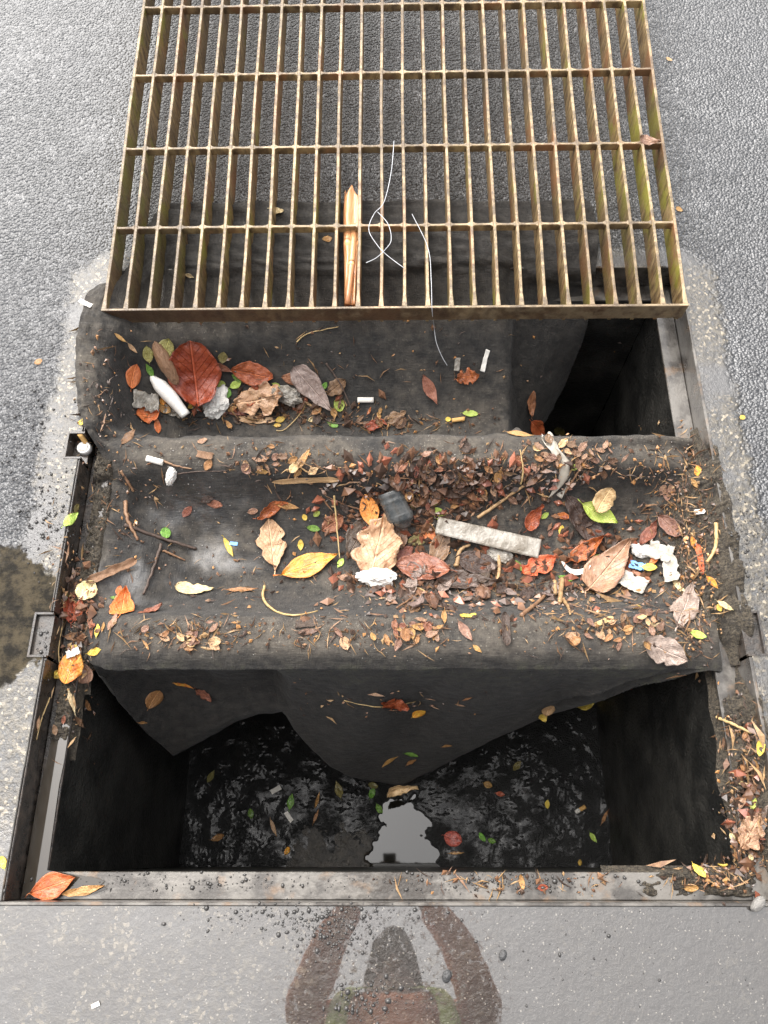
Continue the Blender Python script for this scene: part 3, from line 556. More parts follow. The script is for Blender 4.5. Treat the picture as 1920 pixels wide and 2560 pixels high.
leaf(552, 918, 70, -20, .28, 'lance', 'redbrown', 'thin red brown leaf pressed behind the large red leaf', .2)
leaf(557, 893, 30, 85, .8, 'oval', 'olive', 'small olive leaf above the green leaves by the large red leaf')
leaf(600, 947, 46, -25, .42, 'lance', 'green', 'pointed green leaf right of the large red leaf')
leaf(589, 962, 32, 25, .6, 'oval', 'lime', 'oval light green leaf below the pointed green leaf')
leaf(553, 961, 23, 5, .8, 'round', 'lime', 'squarish pale green leaf touching the large red leaf')
leaf(569, 984, 26, 75, .7, 'oval', 'green', 'small green leaf above the white tissue')
leaf(690, 962, 24, 160, .4, 'lance', 'lime', 'thin lime leaf beside the crumpled tan leaf')
# white tube
mw, m = pose(421, 992, -48, 132, .006); tp = []
def tube_r(t): return (.06 + .08 * sst(0, .3, t)) * (1 - .28 * sst(.45, 1, t)) * (.25 + .75 * sst(0, .06, t))
v, f = tube([(-.5 + i / 19, .02 * math.sin(i / 6), .09) for i in range(20)], tube_r, 16); o = mk('plastic_tube', v, f, L['plastic']); put(o, mw, m, 'white tapered plastic tube lying in the back trough', 'plastic tube')
crumple(542, 1005, 72, 75, .75, 'white', 'crumpled white tissue at the foot of the large red leaf', 'tissue', 'tissue', .5, .8)
leaf(361, 1006, 68, -10, .7, 'rect', 'dirty', 'crumpled grey plastic film left of the white tube', .1, .1, .2, .3, cat='plastic film', name='plastic_film', lift=.01)
leaf(432, 1030, 46, -20, .5, 'rect', 'dirty', 'thin grey plastic scrap under the lower end of the white tube', .2, .2, .1, .3, cat='plastic scrap', name='plastic_scrap')
leaf(366, 1038, 62, 10, .75, 'oval', 'redor', 'crumpled bright orange leaf below the grey plastic film', .3, .5, .14, .25)
leaf(393, 1066, 40, 95, .4, 'lance', 'orange', 'slim orange leaf pointing down below the crumpled orange leaf')
leaf(407, 1003, 22, 100, .7, 'oval', 'yelor', 'tiny yellow leaf left of the white tube')
leaf(412, 1022, 36, -30, .7, 'oval', 'ochre', 'ochre leaf under the white tube')
leaf(484, 1012, 34, 30, .5, 'oval', 'yellow', 'yellow leaf between the white tube and the white tissue')
leaf(505, 1020, 44, 20, .25, 'strip', 'white', 'curved white paper strip below the large red leaf', .5, .1, .04, bend=.3, cat='paper strip', name='paper_strip')
leaf(652, 1000, 125, 10, .62, 'round', 'tan', 'crumpled tan leaf heap in the middle of the back trough', .2, .2, .22, .3, lift=.016)
leaf(632, 988, 60, 70, .5, 'oval', 'redor', 'orange leaf behind the crumpled tan leaf', .3, .4, .1)
leaf(612, 1002, 26, 110, .6, 'oval', 'orange', 'small orange leaf at the left end of the crumpled tan leaf')
crumple(718, 990, 70, -15, .55, 'dirty', 'crumpled grey tissue beside the tan leaf in the back trough', 'tissue', 'tissue', .45, .9, .008)
leaf(783, 972, 142, -50, .50, 'point', 'grey', 'large flat grey brown leaf in the back trough', .08, .15, .05, .1, lift=.01)
leaf(735, 948, 62, 170, .5, 'oval', 'redbrown', 'small red brown leaf behind the large grey brown leaf', .2)
leaf(841, 968, 58, 40, .7, 'oval', 'brown', 'curled brown leaf at the right end of the litter in the back trough', .4, .6, .12, .2)
leaf(848, 1012, 36, 100, .75, 'round', 'lime', 'round bright green leaf at the tip of the large grey brown leaf')
leaf(833, 1062, 28, -20, .55, 'oval', 'green', 'green leaf at the lower edge of the back trough litter')
leaf(788, 1048, 36, 10, .5, 'oval', 'cream', 'cream leaf with pink edge in front of the crumpled grey tissue')
leaf(701, 1049, 26, 15, .6, 'oval', 'yellow', 'yellow green leaf below the crumpled tan leaf')
leaf(694, 1064, 20, 0, .5, 'oval', 'yellow', 'small yellow leaf below the yellow green leaf in the back trough')
leaf(811, 965, 22, 60, .6, 'oval', 'green', 'small green leaf between the grey brown leaf and the curled brown leaf')
leaf(588, 1030, 60, -15, .3, 'lance', 'redbrown', 'slim red brown leaf right of the white tissue')
leaf(640, 1050, 100, -4, .16, 'strip', 'tan', 'dry tan blade along the lower edge of the back trough', .1, .2, cat='blade', name='dry_blade')
strand([(762, 1006), (790, 1024), (806, 1040)], .0042, 'stick', 'smooth tan stick sticking out below the large grey brown leaf')
strand([(765, 1010), (748, 1040), (712, 1075), (692, 1078)], .0016, 'straw', 'curly straw stem hanging below the crumpled grey tissue', 'straw', 'straw')
strand([(800, 1040), (830, 1058), (868, 1062)], .0022, 'twig', 'thin twig by the green leaf at the lower edge of the back trough')
strand([(742, 857), (770, 836), (846, 819)], .0018, 'straw', 'curved dry straw on the hanging fabric below the grate', 'straw', 'straw')
strand([(815, 910), (850, 960), (880, 1025)], .0025, 'twig', 'thin dark twig leaning in the back trough right of the leaves')
butt(914, 1000, 40, 0, 13, 'flattened white cigarette butt lying level on the back fabric', 1.0, crush=.6)
leaf(983, 1045, 70, 25, .4, 'oval', 'brown', 'torn brown leaf scrap at the right of the back trough', .2, .3, .1, .4)
leaf(1212, 902, 56, 76, .2, 'rect', 'paper', 'white cigarette paper standing upright on the back fabric', .05, .3, cat='paper', name='paper_scrap')
leaf(1143, 911, 34, 84, .4, 'rect', 'dirty', 'small grey paper strip left of the upright cigarette paper', .05, .1, cat='paper', name='paper_scrap')
leaf(1169, 943, 56, 10, .8, 'round', 'rust', 'star shaped curled rust leaf on the hanging back fabric', .3, .3, .25, .8, lift=.008)
leaf(1075, 975, 84, -64, .34, 'lance', 'redbrown', 'red brown pointed leaf on the hanging back fabric', .25, .4)
leaf(1176, 1034, 40, -3, .42, 'oval', 'lime', 'pale green leaf on the back fabric above the ridge')
butt(1145, 1050, 32, 8, 11, 'orange cigarette filter beside the pale green leaf', 0.)
leaf(1120, 1049, 14, 0, .9, 'round', 'yellow', 'tiny yellow disc leaf touching the orange cigarette filter')
leaf(1342, 1071, 56, -40, .5, 'oval', 'redor', 'bright red orange leaf at the edge of the dark hole', .15, .3)
leaf(1328, 1008, 66, 88, .35, 'oval', 'redbrown', 'dark red leaf stuck to the fold above the bright orange leaf', .3, .5)
leaf(1398, 1078, 34, 120, .6, 'oval', 'olive', 'olive leaf beside the dark hole behind the ridge')
leaf(1300, 1086, 70, -8, .2, 'lance', 'ochre', 'ochre blade on the ridge left of the white ribbon', .1, .2)
# white ribbon
rp = [hit(*q)[0] + Vector((0, 0, .006)) for q in ((1366, 1088), (1378, 1112), (1396, 1140), (1410, 1168), (1412, 1200), (1394, 1230), (1384, 1244))]; rp = smooth_path(rp, 30); c0 = rp[0].copy()
v, f = sheet(30, 7, lambda t, s: rp[int(t * 29)] - c0 + Vector((s * (.011 + .006 * noise.noise((t * 6, 1, 0)) + .004 * t), .006 * math.sin(s * 3 + t * 8), .005 * noise.noise((t * 9, s * 1.5, 2)) + .003 * math.sin(s * 5 + t * 11))), .0006)
o = mk('plastic_ribbon', v, f, L['dwhite']); o.location = c0; tag(o, 'crumpled dirty white plastic ribbon hanging over the back ridge', 'plastic ribbon')
# left edge of the opening
v, f = [], []
for k in range(24):
    a = 2 * math.pi * k / 24
    for r, z in ((0, .30), (.30, .30), (.36, .36), (.44, .36), (.5 + .015 * (k % 2), .05), (.46, .0)): v.append((r * math.cos(a), r * math.sin(a), z))
for k in range(24):
    for j in range(5): f.append((k * 6 + j, ((k + 1) % 24) * 6 + j, ((k + 1) % 24) * 6 + j + 1, k * 6 + j + 1))
mw, m = pose(213, 1124, 0, 37, .0); put(mk('bottle_cap', v, f, L['cap']), mw, m, 'silver white bottle cap in the left frame notch', 'bottle cap')
butt(210, 1095, 34, -56, 12, 'yellow cigarette filter above the bottle cap', 0.)
leaf(205, 1057, 18, 20, .85, 'round', 'yellow', 'tiny round yellow leaf on the pavement above the bottle cap')
leaf(188, 1272, 26, 60, .6, 'oval', 'olive', 'small olive leaf above the lime leaf on the left frame edge')
leaf(176, 1299, 52, 42, .42, 'lance', 'lime', 'bright lime leaf lying across the left frame edge', .1, .2, lift=.006)
leaf(214, 760, 34, -25, .35, 'rect', 'paper', 'torn white paper strip on the asphalt beside the grate corner', .05, cat='paper', name='paper_scrap')
leaf(322, 1094, 58, 55, .35, 'lance', 'brown', 'brown pointed leaf on the fabric right of the bottle cap', .2, .3)
leaf(330, 870, 36, -45, .3, 'lance', 'tan', 'tan sliver on the folded left edge above the bright orange leaf')
leaf(300, 845, 40, -35, .25, 'lance', 'ochre', 'ochre sliver high on the folded left edge of the fabric')
# ridge one and middle trough, left half
butt(388, 1152, 42, -15, 15, 'white cigarette butt on the back ridge at the left', 1.0)
crumple(429, 1188, 42, 80, .5, 'white', 'small white paper lump below the left cigarette butt', 'paper', 'paper_lump', .6, .6)
strand([(410, 1154), (440, 1166), (481, 1174)], .0026, 'bark', 'short brown twig right of the left cigarette butt')
strand([(440, 1187), (500, 1180), (565, 1178), (590, 1154)], .0016, 'twig', 'long thin twig across the back ridge')
leaf(506, 1104, 26, 20, .7, 'round', 'pink', 'pale brown bract on the back ridge')
leaf(521, 1162, 32, 60, .65, 'oval', 'ochre', 'ochre leaf in front of the bark chip on the back ridge')
leaf(513, 1140, 40, -10, .45, 'rect', 'bark', 'small dark bark chip on the back ridge', .1, .3, .08, cat='bark', name='bark_chip', lift=.006)
leaf(760, 1147, 62, 60, .25, 'lance', 'ochre', 'upright ochre blade on the back ridge', .2, .3, tilt=20)
leaf(766, 1200, 172, 3, .075, 'strip', 'stick', 'long flat dry blade in front of the back ridge', .04, .2, .02, cat='blade', name='dry_blade', lift=.006)
leaf(518, 1248, 34, 20, .6, 'oval', 'dark', 'dark oval leaf stuck to the wet left fabric', .05)
leaf(537, 1260, 42, -10, .5, 'oval', 'redbrown', 'dark red oval leaf right of the dark oval leaf on the left fabric', .1)
leaf(468, 1279, 36, 50, .55, 'oval', 'redbrown', 'dull red leaf below the pair of dark oval leaves', .1)
leaf(684, 1270, 84, 25, .35, 'lance', 'rust', 'bent rust leaf standing on edge in the middle of the fabric', .6, .8, .1, tilt=35, lift=.01)
leaf(722, 1265, 58, -8, .28, 'lance', 'ochre', 'ochre curl right of the bent rust leaf', .4, .5)
leaf(632, 1278, 28, 10, .6, 'oval', 'pink', 'small pink brown leaf left of the bent rust leaf')
strand([(303, 1178), (320, 1205), (335, 1230)], .0035, 'bark', 'short bark strip at the upper left of the middle trough', taper=.3)
strand([(314, 1255), (320, 1300), (346, 1352)], .005, 'bark', 'frayed brown bark strip standing at the left of the middle trough', wob=.004)
strand([(312, 1313), (400, 1345), (491, 1373)], .0042, 'twig', 'dark straight twig lying across the left of the middle trough', taper=.3)
strand([(404, 1361), (385, 1420), (360, 1486)], .0036, 'twig', 'dark twig pointing down from the crossing twig', taper=.3)
strand([(408, 1377), (464, 1402)], .0028, 'bark', 'thin red brown twig below the dark crossing twig')
leaf(278, 1432, 138, 25, .16, 'strip', 'bark', 'rough shaggy bark strip at the left edge of the fabric', .1, .6, .06, .3, cat='bark', name='bark_strip', lift=.012)
leaf(414, 1333, 28, 100, .85, 'round', 'green', 'round green leaf beside the dark crossing twig')
leaf(572, 1369, 54, -64, .24, 'lance', 'yellow', 'thin yellow sliver leaf in the middle trough')
leaf(585, 1360, 20, -5, .45, 'rect', 'blue', 'tiny blue plastic chip beside the yellow sliver leaf', cat='plastic scrap', name='plastic_scrap')
leaf(681, 1365, 130, 97, .58, 'obov', 'tan', 'torn tan brown leaf standing tall left of the orange yellow leaf', .1, .2, .05, .45, lift=.006)
leaf(775, 1414, 150, 20, .40, 'lance', 'yelor', 'long glossy orange yellow leaf in the middle trough', .08, .25, .03, lift=.008)
leaf(488, 1476, 98, -3, .46, 'point', 'cream', 'cream yellow leaf with a notched end on the left fabric', .12, .3, .05, .25, lift=.006)
leaf(606, 1475, 82, 2, .17, 'lance', 'ochre', 'narrow ochre blade left of the curved vine', .05, .3)
leaf(762, 1293, 17, 110, .75, 'round', 'yellow', 'tiny yellow leaf left of the lime leaflet in the middle heap')
leaf(792, 1284, 20, 40, .7, 'oval', 'lime', 'lime leaflet above the glossy green leaf in the middle heap')
leaf(784, 1321, 34, -10, .5, 'oval', 'green', 'glossy green leaf left of the pink brown leaf')
leaf(752, 1362, 28, 90, .55, 'oval', 'yellow', 'small yellow leaf above the orange yellow leaf')
leaf(832, 1308, 66, 35, .7, 'oval', 'redbrown', 'red brown leaf between the upright straw and the oval orange leaf', .3, .5, .12, .2)
leaf(852, 1408, 26, 60, .6, 'oval', 'lime', 'lime leaflet at the tip of the orange yellow leaf')
leaf(866, 1445, 44, 0, .5, 'oval', 'pink', 'pink brown leaf left of the white tissue in the middle heap')
strand([(836, 1245), (842, 1310), (850, 1400)], .0022, 'straw', 'tall straight straw standing left of the middle heap', 'straw', 'straw', .012)
strand([(662, 1467), (660, 1500), (690, 1530), (740, 1540), (795, 1530)], .003, 'straw', 'curved pale vine stem on the front ridge', 'straw', 'straw', .006)
strand([(900, 1275), (860, 1262), (812, 1240)], .002, 'bark', 'thin twig reaching left from the oval orange leaf')
# left frame edge
leaf(216, 1479, 60, 50, .85, 'round', 'cream', 'round cream brown leaf on the left frame ledge', .25, .5, .1, .15, lift=.01)
leaf(176, 1525, 74, 95, .44, 'lance', 'red', 'folded glossy red leaf in the left frame channel', .1, .5, lift=.008, tilt=15)
leaf(198, 1522, 66, 75, .40, 'lance', 'rust', 'rust red half of a folded leaf in the left frame channel', .1, .5, lift=.008, tilt=-20)
leaf(176, 1470, 60, 80, .5, 'oval', 'dark', 'dark wet leaf in the channel behind the round cream brown leaf', .3, .4)
leaf(163, 1490, 26, 80, .6, 'oval', 'olive', 'small green brown leaf in the channel above the red leaf')
leaf(305, 1522, 86, 80, .66, 'point', 'redor', 'folded red orange leaf at the left end of the front ridge', .3, .7, .1, .1, lift=.01)
leaf(283, 1556, 50, 65, .4, 'lance', 'pink', 'pink brown leaf tip under the folded red orange leaf', .2)
leaf(297, 1477, 26, 70, .55, 'oval', 'orange', 'small orange leaf above the folded red orange leaf')
leaf(288, 1496, 26, -5, .4, 'oval', 'green', 'small green leaf touching the folded red orange leaf')
leaf(377, 1530, 68, 28, .42, 'lance', 'redbrown', 'curled red brown leaf right of the folded red orange leaf', .25, .6, .08)
leaf(245, 1577, 34, 85, .48, 'oval', 'yellow', 'upright yellow leaf on the ledge below the red orange leaf')
leaf(260, 1568, 26, 80, .45, 'oval', 'ochre', 'ochre leaf beside the upright yellow leaf')
leaf(228, 1560, 78, 97, .16, 'lance', 'redbrown', 'slim red brown blade left of the upright yellow leaf')
leaf(240, 1629, 42, 16, .34, 'lance', 'yellow', 'slanting yellow leaf at the left end of the front ridge')
leaf(183, 1619, 32, 12, .4, 'oval', 'yellow', 'yellow leaf above the mottled orange leaf on the left ledge')
leaf(177, 1672, 92, 72, .62, 'oval', 'yelor', 'mottled orange leaf on the mud of the left ledge', .12, .25, .05, lift=.012)
leaf(190, 1637, 34, 20, .6, 'rect', 'white', 'white scrap on top of the mottled orange leaf', .1, .2, .1, .4, cat='paper', name='paper_scrap', lift=.02)
leaf(211, 1678, 62, 110, .7, 'point', 'pink', 'pink brown leaf tucked under the mottled orange leaf', .15, .3, lift=.006)
leaf(137, 1686, 24, 60, .75, 'oval', 'yellow', 'small yellow leaf on the frame left of the mottled orange leaf')
leaf(192, 1592, 60, 0, .4, 'oval', 'bark', 'brown curled leaf in the channel above the yellow leaf', .3, .6, .1, .2)
leaf(177, 1752, 66, 105, .22, 'lance', 'cream', 'cream sliver leaf hanging on the left ledge mud', .1)
leaf(216, 1764, 32, 125, .45, 'oval', 'ochre', 'small ochre leaf hanging from the left ledge above the pit')
leaf(197, 1805, 40, 140, .35, 'lance', 'brown', 'narrow brown leaf on the edge of the left ledge')
leaf(94, 1806, 36, 80, .3, 'lance', 'tan', 'tan sliver on the steel left of the ledge water')
leaf(159, 1799, 24, 80, .45, 'oval', 'redbrown', 'small dark red leaf at the end of the ledge water')
leaf(137, 1826, 28, 100, .5, 'oval', 'brown', 'brown leaf floating at the end of the ledge water')
strand([(126, 1745), (105, 1800), (93, 1850)], .0016, 'straw', 'long fine straw along the left ledge', 'straw', 'straw')
strand([(162, 1560), (152, 1620), (154, 1668)], .0016, 'straw', 'fine pale stem left of the mottled orange leaf', 'straw', 'straw', .01)
# middle heap
leaf(924, 1275, 84, 103, .56, 'oval', 'orange', 'oval mottled orange leaf left of the dark ribbed cup', .1, .2, .03, lift=.014)
mw, m = pose(990, 1272, -70, 98, .014); v = []; f = []
for i in range(31):
    t = i / 30; r = (.27 + .05 * t) * (1 + (.06 if i in (2, 3, 7, 8, 20) else 0)) * (1 - .75 * sst(.72, 1.05, t))
    for k in range(15):
        a = math.pi * (-.02 + 1.04 * k / 14); v.append((-.5 + t, r * math.cos(a) + .10 * t * t, r * math.sin(a) * .75))
for i in range(30):
    for k in range(14): f.append((i * 15 + k, (i + 1) * 15 + k, (i + 1) * 15 + k + 1, i * 15 + k + 1))
o = mk('plastic_cup', v, f, L['greyp']); put(o, mw, m, 'crushed grey ribbed plastic cup in the middle heap', 'plastic cup'); q = o.modifiers.new('wall', 'SOLIDIFY'); q.thickness = .03
leaf(948, 1365, 155, 76, .76, 'heart', 'tan', 'large crumpled pale tan leaf in the middle heap', .12, .1, .16, .3, lift=.02)
crumple(943, 1447, 88, -3, .5, 'white', 'crumpled white tissue below the pale tan leaf', 'tissue', 'tissue', .45, .8)
leaf(1057, 1424, 138, 176, .54, 'oval', 'redbrown', 'broad red brown leaf right of the white tissue', .12, .3, .06, lift=.014)
leaf(1010, 1385, 50, 40, .6, 'oval', 'redbrown', 'small red brown leaf beside the pale tan leaf', .2, lift=.01)
leaf(1000, 1330, 90, 95, .4, 'oval', 'brown', 'brown leaf leaning under the ribbed cup', .2, .4, .08, lift=.01)
leaf(900, 1340, 110, 60, .6, 'oval', 'dark', 'dark brown leaf behind the pale tan leaf', .2, .3, .06, lift=.006)
leaf(1165, 1459, 175, -6, .30, 'lance', 'dark', 'long dark curled leaf below the broad red brown leaf', .2, .7, .08, lift=.012)
leaf(1190, 1410, 110, -10, .55, 'oval', 'dark', 'broad dark leaf under the plastic wrapper', .1, .3, .06, lift=.008)
leaf(1100, 1372, 100, 70, .5, 'oval', 'brown', 'brown leaf half under the left end of the wrapper', .2, .3, .06, lift=.008)
leaf(1045, 1350, 56, 10, .5, 'oval', 'olive', 'olive spotted leaf left of the wrapper')
# clear wrapper
mw, m = pose(1218, 1347, -13, 262, .018, 0, .6)
v, f = sheet(40, 9, lambda t, s: (t - .5 + (.006 if int((s + 1) * 8) % 2 else -.006) * (1 if t in (0, 1) else 0), s * (.082 + .012 * t) , .012 * noise.noise((t * 7, s * 1.5, 1)) + .006 * (1 - s * s) + .008 * (.4 - abs(noise.noise((t * 16, s * 3, 4))))), .002)
put(mk('plastic_wrapper', v, f, L['dirty']), mw, m, 'long flat clouded plastic wrapper across the middle heap', 'plastic wrapper')
crumple(1245, 1388, 66, -20, .5, 'dirty', 'small torn grey plastic scrap under the wrapper', 'plastic scrap', 'plastic_scrap', .25, .8)
leaf(1099, 1286, 56, -38, .48, 'lance', 'lime', 'pale green leaf above the left end of the wrapper', .15, .3)
leaf(1034, 1261, 30, -5, .6, 'oval', 'lime', 'small pale green leaf right of the ribbed cup')
leaf(1072, 1333, 64, 110, .5, 'oval', 'orange', 'orange leaf under the left end of the wrapper', .2)
leaf(1333, 1291, 76, 60, .55, 'point', 'rust', 'folded rust leaf above the right half of the wrapper', .3, .7, .1, lift=.01)
leaf(1362, 1289, 24, 40, .55, 'oval', 'lime', 'lime leaflet on the folded rust leaf')
leaf(1404, 1327, 28, 85, .55, 'oval', 'yellow', 'lone yellow leaf right of the folded rust leaf')
leaf(1376, 1333, 20, 60, .6, 'oval', 'pink', 'small pink leaf left of the lone yellow leaf')
leaf(1407, 1289, 36, -10, .5, 'oval', 'orange', 'small orange curled leaf above the lone yellow leaf', .4, .6, .1)
leaf(1345, 1420, 95, 25, .55, 'oval', 'redor', 'red orange torn leaf at the right end of the wrapper', .25, .5, .1, .3, lift=.01)
leaf(1295, 1415, 34, -50, .5, 'oval', 'green', 'green leaf below the right end of the wrapper')
leaf(1413, 1448, 38, -15, .5, 'oval', 'green', 'green leaf left of the big pink brown leaf')
leaf(1435, 1434, 74, -8, .2, 'strip', 'plastic', 'white plastic arc beside the big pink brown leaf', .5, .3, .02, bend=.45, cat='plastic scrap', name='plastic_scrap', lift=.014)
leaf(1460, 1378, 110, 35, .35, 'lance', 'rust', 'curled rust leaf behind the big pink brown leaf', .3, .8, .1, lift=.012)
leaf(1517, 1424, 160, 50, .56, 'point', 'pink', 'big crinkled pink brown leaf on the right of the heap', .15, .3, .07, lift=.02)
leaf(1492, 1397, 24, 50, .7, 'oval', 'green', 'green leaflet on the curled rust leaf')
leaf(1458, 1300, 150, -50, .45, 'oval', 'dark', 'dark wide leaf under the light green leaf', .15, .3, .07, lift=.006)
leaf(1494, 1281, 104, -28, .44, 'lance', 'lime', 'large light green leaf right of the heap', .08, .25, .03, lift=.016)
leaf(1504, 1246, 70, 60, .80, 'round', 'tan', 'round toothed tan leaf on the light green leaf', .12, .3, .08, .3, lift=.02)
leaf(1436, 1168, 28, 10, .55, 'oval', 'lime', 'lime leaf right of the white ribbon')
crumple(1609, 1377, 56, -10, .6, 'white', 'dirty white paper lump at the right edge of the fabric', 'paper', 'paper_lump', .4, .8)
leaf(1655, 1382, 62, -20, .7, 'rect', 'dwhite', 'upper grey paper scrap at the right edge of the fabric', .2, .3, .12, .3, cat='paper', name='paper_scrap', lift=.012)
leaf(1678, 1425, 70, -80, .5, 'rect', 'dwhite', 'folded grey paper scrap hanging below the upper paper scrap', .3, .3, .12, .3, cat='paper', name='paper_scrap', lift=.01)
leaf(1582, 1463, 66, -25, .72, 'rect', 'dwhite', 'square pale paper scrap below the blue scrap', .12, .2, .08, .2, cat='paper', name='paper_scrap', lift=.012)
leaf(1594, 1421, 38, -12, .6, 'rect', 'blue', 'bright blue plastic scrap right of the big pink brown leaf', .2, .3, .1, .4, cat='plastic scrap', name='plastic_scrap', lift=.016)
leaf(1628, 1423, 40, -5, .5, 'oval', 'yellow', 'yellow leaf beside the bright blue scrap', lift=.016)
leaf(1640, 1402, 36, 50, .5, 'oval', 'redor', 'orange leaf behind the yellow leaf by the blue scrap', lift=.012)
leaf(1570, 1440, 120, -25, .35, 'oval', 'redbrown', 'red brown leaf under the blue scrap', .2, .4, .08, lift=.008)
leaf(1628, 1335, 76, 55, .42, 'lance', 'redbrown', 'dark red leaf above the white paper lump', .3, .6, .08, lift=.01)
leaf(1680, 1320, 80, -40, .45, 'oval', 'pink', 'pink brown curled leaf at the right mud bank', .4, .7, .08, lift=.01)
strand([(1193, 1298), (1260, 1252), (1328, 1204)], .0040, 'stick', 'pale straight stick slanting above the wrapper', taper=.3, lift=.008)
strand([(1410, 1235), (1440, 1190), (1468, 1148)], .0026, 'bark', 'thin red twig right of the white ribbon', lift=.008)
strand([(1140, 1420), (1150, 1380), (1175, 1366)], .0055, 'stick', 'thick tan root piece under the wrapper', lift=.010)
strand([(1245, 1390), (1247, 1425), (1242, 1458)], .0045, 'stick', 'tan stick standing below the wrapper', lift=.008, taper=.2)
strand([(1385, 1455), (1388, 1490)], .0050, 'stick', 'short broken stick pair on the front ridge, left piece', lift=.006, taper=.2)
strand([(1404, 1450), (1398, 1508)], .0055, 'stick', 'short broken stick pair on the front ridge, right piece', lift=.006, taper=.2)
strand([(1405, 1500), (1418, 1518), (1424, 1538)], .0042, 'stick', 'bent stick end below the broken stick pair', lift=.006)
strand([(1303, 1540), (1335, 1515), (1362, 1490)], .0046, 'bark', 'brown stick leaning on the front ridge', lift=.006, taper=.3)
strand([(1030, 1468), (1070, 1490), (1083, 1584)], .0018, 'straw', 'bent straw stem crossing the front ridge', 'straw', 'straw', .006)
strand([(992, 1522), (1040, 1490), (1058, 1482)], .0022, 'bark', 'thin twig left of the bent straw stem', lift=.006)
strand([(1050, 1512), (1110, 1520), (1160, 1548)], .0026, 'bark', 'brown twig lying along the front ridge')
strand([(1300, 1215), (1306, 1180), (1298, 1130)], .0022, 'straw', 'short straw standing on the back ridge front', 'straw', 'straw', .01)
# front ridge
leaf(1264, 1574, 88, 92, .22, 'strip', 'dark', 'dark ridged pod lying down the front ridge', .1, .8, .04, cat='seed pod', name='seed_pod', lift=.006)
leaf(1163, 1579, 62, -55, .38, 'lance', 'pink', 'pink brown leaf on the front ridge left of the dark pod', .1, .3)
leaf(1170, 1541, 42, 5, .35, 'strip', 'yellow', 'yellow torn leaf piece on the front ridge', .2, .4, .1, .3)
leaf(1193, 1622, 30, -40, .4, 'lance', 'ochre', 'ochre chip at the edge of the front ridge')
leaf(1638, 1562, 32, -5, .5, 'oval', 'cream', 'cream yellow leaf on the right of the front ridge')
leaf(1590, 1520, 22, 10, .6, 'oval', 'yellow', 'small yellow leaf on the right of the front ridge')
leaf(1740, 1588, 42, -15, .45, 'oval', 'lime', 'yellow green leaf at the right end of the front ridge', lift=.008)
leaf(1508, 1555, 54, 25, .2, 'strip', 'straw', 'pale wood splinter on the front ridge', .05, cat='splinter', name='wood_splinter')
leaf(1430, 1591, 40, 5, .6, 'oval', 'tan', 'tan crumpled leaf scrap on the front ridge', .4, .6, .15, .2)
leaf(1657, 1625, 120, -25, .62, 'oval', 'grey', 'large grey brown leaf drooping over the right front edge', .2, .3, .1, .25, lift=.008)
leaf(1664, 1619, 26, 75, .55, 'oval', 'ochre', 'ochre leaf on the large grey brown leaf')
leaf(1710, 1530, 100, 70, .4, 'oval', 'grey', 'crinkled grey leaf above the yellow green leaf at the right', .2, .4, .12, .2, lift=.008)
leaf(486, 1590, 32, 60, .5, 'oval', 'pink', 'pink leaf on the left half of the front ridge')
leaf(765, 1560, 52, 5, .4, 'rect', 'dark', 'dark bark chip on the front ridge', .1, .2, .05, .2, cat='bark', name='bark_chip')
leaf(772, 1580, 56, 8, .3, 'lance', 'brown', 'brown leaf under the dark bark chip')
leaf(862, 1608, 38, 110, .65, 'oval', 'tan', 'oval tan leaf at the edge of the front ridge')
leaf(967, 1600, 32, 110, .45, 'oval', 'ochre', 'upright ochre leaf on the front ridge')
# hanging flap
leaf(384, 1746, 54, 60, .82, 'round', 'ochre', 'round brown leaf stuck to the left hanging flap', .1, .2)
leaf(459, 1711, 56, -18, .18, 'lance', 'yelor', 'orange sliver leaf on the left hanging flap')
leaf(510, 1735, 50, -40, .5, 'oval', 'redbrown', 'crumpled dark red leaf on the left hanging flap', .4, .6, .15, .2)
leaf(355, 1806, 26, -5, .25, 'lance', 'ochre', 'ochre sliver at the hem of the left hanging flap')
leaf(984, 1755, 70, -10, .5, 'round', 'rust', 'clump of curled rust leaves on the middle flap', .3, .3, .25, .7, lift=.008)
leaf(1047, 1782, 38, 30, .6, 'oval', 'yelor', 'yellow orange leaf on the middle flap')
leaf(1370, 1772, 36, 75, .65, 'oval', 'tan', 'oval tan leaf at the right hem of the flap')
leaf(1356, 1790, 24, 120, .6, 'oval', 'yellow', 'yellow green leaf below the oval tan leaf at the hem')
leaf(1464, 1764, 44, 15, .5, 'oval', 'yellow', 'yellow leaf pair on the right hem of the flap')
leaf(1028, 1884, 36, -15, .45, 'oval', 'green', 'green leaf near the tip of the middle flap')
leaf(975, 1900, 52, 38, .2, 'lance', 'ochre', 'ochre sliver left of the green leaf on the flap')
leaf(1028, 1903, 30, 35, .4, 'oval', 'ochre', 'ochre leaf below the green leaf on the flap')
leaf(1117, 1863, 26, 5, .5, 'oval', 'ochre', 'small ochre leaf on the right of the middle flap')
leaf(1004, 1964, 80, 8, .5, 'point', 'tan', 'large orange tan leaf at the tip of the middle flap', .2, .4, .06, lift=.012)
leaf(1169, 1745, 26, 20, .3, 'lance', 'ochre', 'thin ochre chip high on the middle flap')
strand([(860, 1752), (950, 1768), (1040, 1755)], .0014, 'straw', 'thin straw line lying across the middle flap', 'straw', 'straw')
